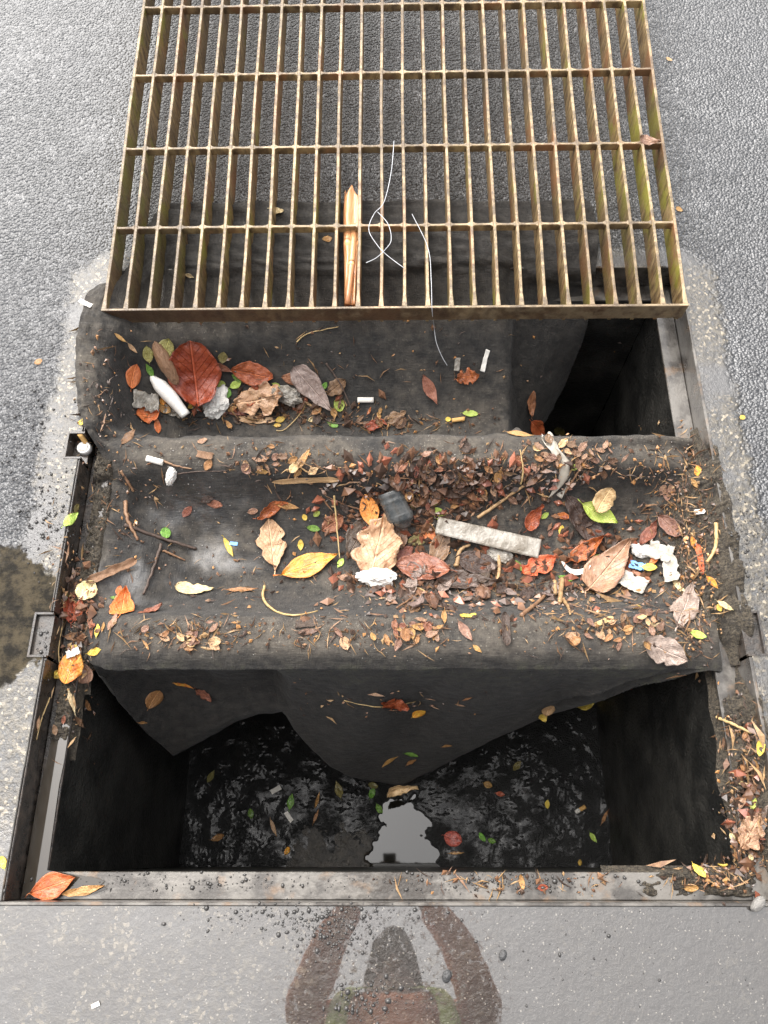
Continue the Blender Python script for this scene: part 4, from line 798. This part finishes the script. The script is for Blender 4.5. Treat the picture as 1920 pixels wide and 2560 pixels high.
# pit floor
leaf(528, 1941, 36, 60, .45, 'lance', 'olive', 'yellow green leaf at the far left of the pit floor')
leaf(690, 1974, 28, 28, .42, 'rect', 'paper', 'white paper tag on the pit floor', .02, .05, .01, cat='paper', name='paper_scrap')
leaf(727, 2004, 42, 80, .45, 'lance', 'green', 'dark green leaf right of the white tag on the pit floor')
leaf(627, 2034, 26, 100, .6, 'oval', 'green', 'small green leaf left of the tan sliver on the pit floor')
leaf(545, 2094, 36, 20, .45, 'oval', 'ochre', 'orange brown leaf at the lower left of the pit floor')
leaf(684, 2070, 46, -70, .22, 'lance', 'tan', 'tan sliver on the left of the pit floor')
leaf(722, 2042, 28, -55, .4, 'rect', 'paper', 'pale paper curl on the pit floor', .2, .3, .05, .2, cat='paper', name='paper_scrap')
leaf(718, 2127, 24, 60, .6, 'oval', 'yelor', 'yellow orange leaf by the silt on the pit floor')
leaf(847, 1974, 46, 105, .45, 'lance', 'olive', 'olive leaf left of the pool on the pit floor')
leaf(933, 1964, 26, -15, .6, 'oval', 'olive', 'olive leaf at the flap tip left of the orange tan leaf')
leaf(930, 1984, 28, 70, .6, 'oval', 'green', 'green leaf at the upper left of the pool')
leaf(948, 2022, 30, -60, .5, 'oval', 'green', 'green leaf at the left bank of the pool')
leaf(794, 2000, 44, 75, .2, 'lance', 'ochre', 'ochre sliver left of the pool')
leaf(790, 2040, 40, 70, .2, 'lance', 'ochre', 'second ochre sliver further down left of the pool')
leaf(1132, 2097, 48, -20, .78, 'round', 'red', 'round dark red leaf right of the pool')
leaf(1205, 2093, 28, -55, .5, 'oval', 'green', 'green leaf right of the round dark red leaf')
leaf(1229, 2102, 22, -20, .6, 'oval', 'green', 'smaller green leaf beside the green leaf right of the pool')
leaf(1482, 2094, 32, -55, .45, 'lance', 'lime', 'lime leaf at the lower right of the pit floor')
leaf(1368, 2011, 22, 90, .6, 'oval', 'yellow', 'tiny yellow leaf on the right of the pit floor')
leaf(1219, 1962, 24, -20, .7, 'oval', 'ochre', 'ochre leaf under the right hem on the pit floor')
leaf(1250, 1985, 24, -10, .5, 'oval', 'red', 'dark red leaf beside the ochre leaf on the pit floor')
leaf(1292, 1915, 30, 50, .5, 'oval', 'olive', 'olive leaf below the right hem on the pit floor')
butt(1450, 2024, 28, 30, 10, 'pale cigarette butt at the right of the pit floor', .4)
leaf(1512, 2042, 42, 65, .2, 'lance', 'ochre', 'ochre sliver at the right wall of the pit floor')
leaf(1449, 2156, 16, 90, .7, 'oval', 'yellow', 'tiny yellow leaf on the pit floor near the front ledge')
leaf(1141, 2133, 40, 2, .15, 'lance', 'ochre', 'ochre sliver in front of the round dark red leaf')
# front and right ledge
leaf(138, 2213, 118, 20, .56, 'lance', 'orange', 'large glossy orange leaf in the front left corner of the frame', .12, .35, .04, lift=.008)
leaf(213, 2227, 110, 12, .2, 'lance', 'ochre', 'curled ochre leaf end beside the large corner leaf', .3, .6, .05, lift=.006)
leaf(9, 2156, 34, 105, .55, 'oval', 'yellow', 'yellow leaf on the pavement at the left picture edge')
leaf(1747, 2181, 50, -50, .48, 'oval', 'yellow', 'bright yellow leaf on the right front ledge', lift=.008)
leaf(1806, 2167, 26, -5, .6, 'oval', 'yellow', 'small yellow leaf in the right front corner mud', lift=.006)
leaf(1727, 2219, 38, 5, .5, 'oval', 'ochre', 'curled ochre leaf near the front rim on the right', .3, .6)
leaf(1304, 2205, 40, 100, .4, 'oval', 'ochre', 'ochre leaf on the middle of the front ledge', .3, .5)
leaf(1356, 2219, 28, 5, .6, 'oval', 'rust', 'small rust leaf on the front ledge')
leaf(1851, 2098, 44, -65, .34, 'lance', 'yelor', 'orange leaf on the right ledge bank', lift=.006)
leaf(1886, 2013, 32, 70, .48, 'oval', 'lime', 'pale green leaf on the right ledge bank', lift=.008)
leaf(1908, 1868, 48, 80, .5, 'oval', 'yellow', 'yellow leaf at the right picture edge', lift=.008)
leaf(1893, 1912, 32, 110, .4, 'oval', 'ochre', 'ochre leaf below the yellow leaf at the right picture edge')
leaf(1884, 2085, 100, 60, .6, 'round', 'pink', 'crumpled pink brown leaf on the right ledge bank', .2, .2, .25, .4, lift=.012)
leaf(1900, 2050, 60, 50, .5, 'point', 'grey', 'grey brown leaf above the crumpled pink leaf on the right bank', .3, .5)
strand([(1788, 1794), (1830, 1812), (1876, 1834)], .003, 'straw', 'pale straw lying across the right ledge', 'straw', 'straw', .006, taper=.2)
leaf(1750, 1281, 30, 5, .42, 'strip', 'plastic', 'white plastic chip on the right mud bank', .1, .5, .02, cat='plastic scrap', name='plastic_scrap', lift=.006)
leaf(1745, 1178, 30, 100, .55, 'oval', 'yelor', 'orange yellow leaf on the right mud bank')
leaf(1737, 1208, 28, 125, .45, 'oval', 'ochre', 'ochre leaf below the orange yellow leaf on the right mud bank')
for q, (dx, dy, a) in enumerate(((-10, -4, 65), (10, -4, 110), (0, 10, 90))): leaf(1668 + dx, 1228 + dy, 30, a, .6, 'oval', 'pink', '%s leaflet of the pink trio near the right mud bank' % ('left', 'right', 'lower')[q])
leaf(1735, 1357, 34, 105, .45, 'oval', 'yelor', 'orange leaf on the right mud bank above the strap stem')
leaf(1752, 1400, 80, 100, .16, 'strip', 'redor', 'twisted orange leaf strip on the right mud bank', .2, .6)
leaf(1782, 1455, 44, -45, .4, 'lance', 'yelor', 'yellow orange leaf beside the frame on the right mud bank')
strand([(1788, 1310), (1786, 1370), (1765, 1408)], .0042, 'straw', 'bent pale strap stem on the right mud bank', 'straw', 'straw', .006, taper=.3)
leaf(1735, 1500, 44, -60, .5, 'oval', 'pink', 'pink leaf low on the right mud bank', lift=.006)
leaf(1700, 1470, 70, -52, .2, 'lance', 'cream', 'cream blade left of the pink leaf on the right mud bank')
leaf(1815, 1515, 50, -30, .25, 'lance', 'cream', 'cream blade at the frame on the right mud bank')
leaf(1800, 1520, 20, -60, .7, 'oval', 'yellow', 'small cream yellow leaf near the frame on the right')
leaf(1697, 525, 20, -30, .7, 'oval', 'ochre', 'small ochre leaf scrap on the asphalt right of the grate')
leaf(1672, 150, 18, -30, .5, 'oval', 'tan', 'small tan leaf scrap on the asphalt high on the right')
leaf(97, 906, 22, 20, .8, 'round', 'ochre', 'tiny ochre leaf on the asphalt at the left')
leaf(1855, 1045, 14, 40, .8, 'round', 'yellow', 'tiny yellow leaf on the concrete right of the frame')
crumple(1892, 2260, 44, 50, .55, 'stone', 'grey stone on the front rim at the right', 'stone', 'stone', .6, .25, .004)
crumple(1257, 2388, 28, 70, .7, 'dstone', 'dark wet pebble in the puddle right of the reflection', 'stone', 'stone', .5, .15, .002)
crumple(1117, 2440, 34, 70, .75, 'dstone', 'dark wet pebble inside the reflection', 'stone', 'stone', .6, .15, .002)
leaf(240, 2512, 22, 25, .5, 'rect', 'paper', 'tiny pale paper chip on the front pavement', .02, .02, .01, cat='paper', name='paper_scrap')
# things caught in the grate: the peach sheath between two bars, wire loops, a curled leaf on a crossing
gi = Mg.inverted()
def gpt(px, py, dz=0.):                                                # pixel -> point on the grate's top plane
    n = Mg.to_3x3() @ Vector((0, 0, 1)); return on_plane(px, py, Mg.translation + n * dz, n)
A, B = gpt(880, 462, -.02), gpt(874, 758, -.02); d = B - A
e = empty('palm_sheath', A); tag(e, 'rolled peach coloured palm sheath stuck between two grate bars', 'palm sheath')
def fn(t, s):
    a = s * 2.75; r = (.0175 - .004 * t) * (1 + .12 * math.sin(t * 5)); split = max(0, 1 - t / .22) * (abs(math.sin(s * 4.2)) * .03)
    fold = .0045 * math.exp(-((s - .1) / .16) ** 2)
    return d * t + d.normalized() * split + Vector((r * math.sin(a), 0, -.008 + r * math.cos(a) * .8 - fold * 2 + .0022 * noise.noise((t * 9, s * 4, 1))))
v, f = sheet(34, 25, fn, .0008); mk('rolled_blade', v, f, L['peach'], e)
v, f = tube([d * t + Vector((.006 * math.sin(t * 4), 0, -.004 + .004 * t)) for t in (.35, .5, .65, .8, .93, 1.01)], lambda t: .0085 - .002 * t, 8); mk('inner_roll', v, f, L['peach'], e)
def wire(pts, r, label, name='wire', mat='wire'):
    P = smooth_path([gpt(x, y, z) for x, y, z in pts], 40); c = P[0].copy(); v, f = tube([p - c for p in P], r, 6); o = mk(name, v, f, L[mat]); o.location = c; tag(o, label, 'wire')
wire([(985, 352, .012), (978, 430, .016), (960, 505, .014), (935, 535, .01), (922, 575, .008), (945, 615, .008), (970, 640, .006), (1010, 670, .006)], .0008, 'thin white wire curving down the left of the twist on the grate')
wire([(944, 530, .012), (970, 560, .014), (978, 600, .014), (962, 625, .012), (940, 645, .008), (915, 657, .005)], .0008, 'thin white wire loop crossing the curving wire on the grate')
hp = [gpt(1030, 535, .004), gpt(1070, 620, .003), gpt(1078, 700, .004), gpt(1080, 772, .006)] + [hit(*q)[0] + Vector((0, -.01, .012)) for q in ((1084, 815), (1090, 855), (1104, 890), (1117, 912))]
P = smooth_path(hp, 44); c = P[0].copy(); v, f = tube([p - c for p in P], .0007, 6); o = mk('wire', v, f, L['wire']); o.location = c; tag(o, 'long wire hanging over the front of the grate onto the fabric', 'wire')
def grate_leaf(px, py, ln, ang, ratio, shape, mat, label, **k):
    o = leaf(px, py, ln, ang, ratio, shape, mat, label, **k); P = gpt(px, py, .006); o.matrix_world = Matrix.Translation(P) @ Matrix.Rotation(math.radians(ang), 4, 'Z') @ Matrix.Rotation(.5, 4, 'X') @ Matrix.Scale(ln / 1150, 4); return o
grate_leaf(1625, 352, 56, -25, .5, 'point', 'pink', 'pale curled leaf caught on the right side of the grate', curl=.6, cup=.8, crum=.15)
leaf(475, 690, 24, -20, .4, 'lance', 'cream', 'tiny cream bract on the fabric under the left of the grate', .4)
leaf(693, 528, 40, -15, .4, 'oval', 'cream', 'pale leaf scrap on the fabric edge under the grate', .3, .5, .1, .3)
leaf(818, 600, 26, 10, .7, 'oval', 'ochre', 'small ochre leaf on the fabric under the middle of the grate', .3)
# ------------------------------------------------------------------ small leaflets one can still pick out: copies of a few meshes, one object each
lm = [leaf_mesh(s, r, L['brown'], .2, .12, .08, 50 + i, t, 10, 6) for i, (s, r, t) in enumerate((('oval', .6, 0), ('oval', .5, 0), ('round', .75, 0), ('obov', .55, 0), ('lance', .35, 0), ('lance', .22, 0), ('oval', .55, .35), ('point', .6, .2)))]
CW = dict(brown='brown', dark='dark brown', redbrown='red brown', pink='pink brown', ochre='ochre', tan='tan', grey='grey brown', rust='rust', cream='cream')
SW = ('oval', 'oval', 'round', 'rounded', 'pointed', 'thin pointed', 'ragged', 'tapered')
def size_word(ln, size): return ('small', 'medium', 'larger')[min(2, int((ln - size[0]) / (size[1] - size[0]) * 3))] + ' ' + SW[si_[0]]
si_ = [0]
def scatter(n, cx, cy, sx, sy, size, mats, label, group, up=.2, lift=.004, shapes=range(8), clip=None):
    k = 0; tries = 0
    while k < n and tries < n * 6:
        tries += 1; x = rnd.gauss(cx, sx); y = rnd.gauss(cy, sy)
        if abs(x - cx) > 2 * sx or abs(y - cy) > 2 * sy or (clip and not clip(x, y)): continue
        ln = rnd.uniform(*size); mw, m = pose(x, y, rnd.uniform(0, 360), ln, lift + rnd.uniform(0, .006), rnd.uniform(-28, 28), up)
        mt = rnd.choice(mats); si = rnd.choice(list(shapes)); si_[0] = si; o = link('leaflet', lm[si]); o.material_slots[0].link = 'OBJECT'; o.material_slots[0].material = L[mt]
        put(o, mw, m, label % (size_word(ln, size), CW[mt]), 'leaf', group); k += 1
BR = ['brown', 'brown', 'dark', 'redbrown', 'pink', 'ochre']
scatter(64, 1150, 1190, 105, 42, (22, 40), BR + ['dark', 'brown'], '%s %s leaflet in the dense drift left of the white ribbon', 'leaflets in the drift in front of the back ridge')
scatter(24, 1010, 1225, 90, 30, (24, 44), ['dark', 'brown', 'redbrown'], '%s %s leaflet in the heap around the ribbed cup', 'leaflets around the ribbed cup')
scatter(20, 690, 1160, 55, 22, (18, 34), ['pink', 'ochre', 'brown', 'tan'], '%s %s leaflet in the clump on the left of the back ridge', 'leaflets on the left of the back ridge')
scatter(20, 1390, 1150, 45, 26, (20, 36), ['pink', 'pink', 'brown', 'tan'], '%s %s leaflet beside the white ribbon on the back ridge', 'leaflets beside the white ribbon')
scatter(14, 1490, 1150, 50, 22, (20, 34), ['pink', 'brown'], '%s %s leaflet right of the ribbon on the back ridge', 'leaflets right of the white ribbon')
scatter(34, 1190, 1470, 130, 38, (24, 46), ['dark', 'brown', 'dark', 'grey'], '%s %s leaflet in the litter behind the front ridge', 'leaflets behind the front ridge')
scatter(26, 1020, 1580, 90, 18, (20, 38), ['pink', 'ochre', 'redbrown', 'pink'], '%s %s leaflet on the middle of the front ridge', 'leaflets on the middle of the front ridge')
scatter(18, 480, 1590, 60, 16, (20, 34), ['pink', 'ochre', 'tan'], '%s %s leaflet on the left of the front ridge', 'leaflets on the left of the front ridge')
scatter(22, 1560, 1575, 90, 30, (18, 32), ['ochre', 'tan', 'brown', 'pink'], '%s %s leaflet on the right of the front ridge', 'leaflets on the right of the front ridge')
scatter(14, 960, 1052, 60, 14, (18, 40), ['brown', 'rust', 'ochre'], '%s %s leaflet along the foot of the back fabric', 'leaflets along the back ridge')
scatter(16, 700, 1030, 90, 16, (18, 34), ['brown', 'dark', 'ochre'], '%s %s leaflet among the litter in the back trough', 'leaflets in the back trough')
scatter(14, 1860, 2010, 28, 90, (18, 34), ['brown', 'ochre', 'pink', 'cream'], '%s %s leaflet on the right ledge bank', 'leaflets on the right ledge')
# ------------------------------------------------------------------ fine litter nobody could count: crumbs, needles, rootlets, grit
def crumbs(name, label, zones, mats, size, thin, kind):
    v, f, mi = [], [], []
    for n, cx, cy, sx, sy in zones:
        for _ in range(n):
            x = rnd.gauss(cx, sx); y = rnd.gauss(cy, sy)
            if abs(x - cx) > 2.2 * sx or abs(y - cy) > 2.2 * sy or not (0 < x < 1920 and 0 < y < 2560): continue
            p, nn = hit(x, y); nn = nn if nn.dot(CAM - p) > 0 else -nn
            if p.z < -.3 and kind != 'pit': continue
            a = nn.orthogonal().normalized(); a.rotate(Matrix.Rotation(rnd.uniform(0, 6.283), 3, nn)); b = nn.cross(a); l = rnd.uniform(*size) * (1 + rnd.random() ** 3); wd = l * rnd.uniform(*thin); o = p + nn * rnd.uniform(.0008, .004); h = nn * wd * .5
            tl = nn * l * rnd.uniform(-.15, .3); k = len(v); bend = b * l * rnd.uniform(-.25, .25)
            v += [o - a * l / 2, o + b * wd / 2 + bend * .5, o + a * l / 2 + tl, o - b * wd / 2 + bend * .5, o + h + bend * .5 + tl * .5]; q = rnd.randrange(len(mats))
            for t in ((0, 1, 4), (1, 2, 4), (2, 3, 4), (3, 0, 4), (0, 3, 2, 1)): f.append(tuple(i + k for i in t)); mi.append(q)
    tag(mk(name, v, f, [L[m] if m in L else M[m] for m in mats], smooth=False, mi=mi), label, 'litter', kind='stuff')
HEAP = [(420, 1130, 1195, 170, 45), (260, 1000, 1260, 140, 50), (420, 1150, 1470, 210, 45), (300, 1480, 1500, 130, 40), (260, 900, 1580, 230, 28), (220, 480, 1585, 110, 25), (300, 1560, 1560, 120, 40), (160, 690, 1160, 100, 30), (240, 1440, 1150, 110, 32),
        (260, 660, 1035, 150, 22), (140, 1000, 1060, 120, 16), (260, 1650, 1250, 50, 90), (700, 1725, 1380, 38, 150), (420, 1860, 1980, 35, 130), (200, 1780, 2185, 60, 22), (120, 1300, 2205, 200, 16), (220, 180, 1560, 32, 160), (140, 250, 980, 35, 90), (160, 330, 1250, 60, 120), (120, 900, 900, 300, 60), (120, 600, 1440, 160, 80), (60, 950, 1760, 180, 30)]
HEAP = [(int(n * .6), *z) for n, *z in HEAP]
crumbs('litter_crumbs', 'fine leaf crumbs and bark bits over the fabric and ledges', HEAP, ['brown', 'dark', 'bark', 'brown', 'ochre', 'stick', 'dark', 'dark'], (.003, .009), (.3, .8), 'top')
FL = [(300, 1140, 1200, 150, 45), (200, 1010, 1270, 110, 55), (330, 1130, 1440, 170, 50), (130, 1480, 1400, 90, 60), (80, 720, 1020, 110, 22), (60, 200, 1540, 28, 80), (90, 1870, 2020, 25, 100)]
crumbs('litter_flakes', 'dark broken leaf flakes packed in the litter heap', FL, ['dark', 'brown', 'dark', 'brown', 'redbrown'], (.012, .022), (.4, .75), 'top')
crumbs('litter_needles', 'fine dry needles, rootlets and straw bits over the fabric and ledges', [(int(n * .6), *z) for n, *z in HEAP], ['stick', 'stick', 'bark', 'bark', 'twig'], (.010, .030), (.05, .10), 'top')
def grit(name, label, zones, mat, size, flat=.7):
    v, f = [], []
    bm = bmesh.new(); bmesh.ops.create_icosphere(bm, subdivisions=1, radius=1); bv = [w_.co.copy() for w_ in bm.verts]; bf = [tuple(w_.index for w_ in q.verts) for q in bm.faces]; bm.free()
    for n, cx, cy, sx, sy in zones:
        for _ in range(n):
            x = rnd.gauss(cx, sx); y = rnd.gauss(cy, sy)
            if abs(x - cx) > 2.5 * sx or abs(y - cy) > 2.5 * sy: continue
            p, nn = hit(x, y)
            if p.z < -.3: continue
            r = size[0] + (size[1] - size[0]) * rnd.random() ** 5; k = len(v); j = [rnd.uniform(.6, 1.4) for _ in range(3)]
            v += [p + Vector((c.x * r * j[0], c.y * r * j[1], c.z * r * flat + r * .3)) for c in bv]; f += [tuple(i + k for i in q) for q in bf]
    tag(mk(name, v, f, mat), label, 'grit', kind='stuff')
s = NT('wet_grit'); gm = s.p(Base_Color=s.mix(s.noise(s.pos(), 150, 2), (.012, .012, .012), (.06, .055, .05)), Roughness=.25, Coat_Weight=.25, Coat_IOR=1.5)
grit('grit', 'wet black grit washed against the front rim of the frame', [(260, 800, 2295, 110, 22), (170, 830, 2345, 60, 24), (60, 600, 2300, 90, 20), (140, 930, 2490, 60, 30), (60, 880, 2520, 40, 20), (200, 500, 2205, 220, 14), (260, 1250, 2205, 160, 16), (60, 1000, 2290, 100, 20)], gm, (.0011, .0042))
grit('grit', 'loose grit scattered on the pavement beside the left frame', [(260, 90, 1230, 50, 90), (160, 60, 1050, 60, 60), (160, 130, 1320, 26, 60), (60, 110, 1620, 16, 40)], gm, (.0010, .0038))
grit('grit', 'loose grit scattered on the pavement beside the right frame', [(200, 1860, 1330, 40, 40), (90, 1880, 1450, 25, 90), (120, 1400, 2380, 260, 70)], gm, (.0008, .0032))
grit('grit', 'sandy grit over the dirty fabric', [(500, 1000, 1400, 350, 140), (260, 500, 1280, 120, 90), (260, 900, 1560, 330, 30), (200, 900, 1120, 300, 20)], L['stone'], (.0006, .0018))

# ------------------------------------------------------------------ the photographer, seen mirrored in the puddle
pm = dict(skin=m_plain('skin', (.33, .18, .12), .5, (.28, .15, .10)), orange=m_plain('work_jacket_orange', (.85, .24, .04), .75, (.70, .17, .03), 8), lime=m_plain('safety_vest_lime', (.42, .55, .03), .7, (.36, .48, .03), 8), navy=m_plain('work_trousers', (.03, .035, .05), .85), boot=m_plain('boot_leather', (.03, .02, .015), .5), hair=m_plain('dark_cap', (.03, .028, .025), .8), phone=m_plain('phone_black', (.01, .01, .012), .2))
per = empty('person', (0, -.43, 0)); tag(per, 'person in an orange jacket and lime safety vest holding up a phone', 'person')
def skinned(name, verts, edges, rad, mat, root=0, lv=2):
    me = bpy.data.meshes.new(name); me.from_pydata(verts, edges, []); me.materials.append(mat); o = bpy.data.objects.new(name, me); col.objects.link(o); o.parent = per; o.matrix_parent_inverse = Matrix.Translation((0, .43, 0))
    sk = o.modifiers.new('skin', 'SKIN'); sk.use_smooth_shade = True
    for i, r in enumerate(rad):
        r = r if isinstance(r, tuple) else (r, r); me.skin_vertices[0].data[i].radius = r; me.skin_vertices[0].data[i].use_root = (i == root)
    sb = o.modifiers.new('sub', 'SUBSURF'); sb.levels = lv; sb.render_levels = lv; return o
H0 = Vector((0, -.275, 1.585))
bv = [(0, -.56, .93), (0, -.55, 1.12), (0, -.51, 1.32), (0, -.46, 1.43), (0, -.45, 1.50), (0, -.42, 1.57), (0, -.402, 1.66), (0, -.41, 1.71)]; br = [(.13, .10), (.12, .09), (.13, .10), (.075, .07), (.055, .055), (.073, .085), (.078, .09), (.04, .045)]
be = [(i, i + 1) for i in range(7)]
def chain(parent, pts, rads):
    for p, r in zip(pts, rads): bv.append(p); br.append(r); be.append((parent, len(bv) - 1)); parent = len(bv) - 1
    return parent
for sx in (-1, 1):
    wr = chain(3, [(sx * .18, -.48, 1.41), (sx * .255, -.40, 1.18), (sx * .18, -.22, 1.29), (sx * .10 - .01, -.125, 1.365)], [.055, .045, .036, .026])
    pa = chain(wr, [(sx * .075 - .015, -.085, 1.385)], [(.034, .016)])
    for k, (fz, ln) in enumerate(((.02, .052), (.0, .06), (-.018, .056), (-.034, .045))):
        c = (sx * .062 - .015, -.066 + fz * .9, 1.392 + fz * .4); chain(pa, [c, (sx * .050 - .015, c[1] + .012, c[2] + .004), (sx * (.050 - ln * .6) - .015, c[1] + .010, c[2] - .010 + .02)], [.009, .0085, .0075])
    chain(pa, [(sx * .055 - .015, -.09, 1.41), (sx * .03 - .015, -.085, 1.418)], [.0105, .009])
    chain(0, [(sx * .10, -.57, .88), (sx * .12, -.55, .50), (sx * .13, -.58, .10), (sx * .14, -.50, .045)], [.085, .058, .042, .04])
body = skinned('body', bv, be, br, pm['skin'])
jv = [(0, -.56, .90), (0, -.55, 1.1), (0, -.51, 1.30), (0, -.47, 1.42)]; je = [(0, 1), (1, 2), (2, 3)]; jr = [(.19, .13), (.175, .125), (.185, .125), (.12, .09)]
for sx in (-1, 1):
    b = len(jv); jv += [(sx * .185, -.485, 1.41), (sx * .26, -.405, 1.185), (sx * .185, -.225, 1.29), (sx * .115 - .01, -.14, 1.36)]; je += [(3, b), (b, b + 1), (b + 1, b + 2), (b + 2, b + 3)]; jr += [.078, .068, .056, .042]
skinned('jacket', jv, je, jr, pm['orange'])
for sx in (-1, 1):
    P = smooth_path([(sx * .15, -.41, 1.0), (sx * .15, -.385, 1.18), (sx * .13, -.37, 1.32), (sx * .085, -.375, 1.44), (sx * .02, -.385, 1.485)], 24)
    v, f = sheet(24, 4, lambda t, s: P[int(t * 23)] + Vector((s * .028, 0, s * .012 * t)), .006); o = mk('vest_band', v, f, pm['lime'], per); o.matrix_parent_inverse = Matrix.Translation((0, .43, 0))
tv = [(0, -.56, .98), (0, -.565, .90)]; te = [(0, 1)]; tr = [(.165, .12), (.16, .12)]
for sx in (-1, 1):
    b = len(tv); tv += [(sx * .10, -.57, .82), (sx * .12, -.55, .50), (sx * .13, -.575, .12)]; te += [(1, b), (b, b + 1), (b + 1, b + 2)]; tr += [.105, .082, .075]
skinned('trousers', tv, te, tr, pm['navy'])
for sx in (-1, 1): skinned('boot', [(sx * .13, -.58, .14), (sx * .132, -.57, .05), (sx * .142, -.47, .04), (sx * .145, -.425, .035)], [(0, 1), (1, 2), (2, 3)], [.06, .055, .048, .035], pm['boot'])
bm = bmesh.new(); bmesh.ops.create_uvsphere(bm, u_segments=24, v_segments=14, radius=1)
for w_ in bm.verts:
    c = w_.co; brim = 1.7 if (c.z < -.05 and c.y > .2) else 1; w_.co = Vector((c.x * .098, c.y * .112 * brim, max(c.z, -.25) * .085)) + Vector((0, -.402, 1.655))
me = bpy.data.meshes.new('cap'); bm.to_mesh(me); bm.free(); me.materials.append(pm['hair']); o = link('cap', me, per); o.matrix_parent_inverse = Matrix.Translation((0, .43, 0))
bm = bmesh.new()
for cx_, cy_, cz_, rx, ry, rz in ((-.03, -.328, 1.600, .011, .006, .008), (.03, -.328, 1.600, .011, .006, .008), (0, -.312, 1.572, .013, .018, .022), (0, -.326, 1.532, .024, .006, .006), (-.078, -.41, 1.585, .01, .02, .03), (.078, -.41, 1.585, .01, .02, .03)):
    bmesh.ops.create_uvsphere(bm, u_segments=10, v_segments=8, radius=1, matrix=Matrix.Translation((cx_, cy_, cz_)) @ Matrix.Diagonal((rx, ry, rz, 1)))
me = bpy.data.meshes.new('face'); bm.to_mesh(me); bm.free(); me.materials.append(pm['skin']); o = link('face', me, per); o.matrix_parent_inverse = Matrix.Translation((0, .43, 0))
ph = bevbox('phone', -.036, .036, -.0735, .0735, -.004, .004, pm['phone'], None, .003, 2); tag(ph, 'black phone held out by the person in the orange jacket', 'phone')
ph.matrix_world = Matrix.Translation(RX * -.018 + RY * -.055 + RZ * .012) @ cam.matrix_world
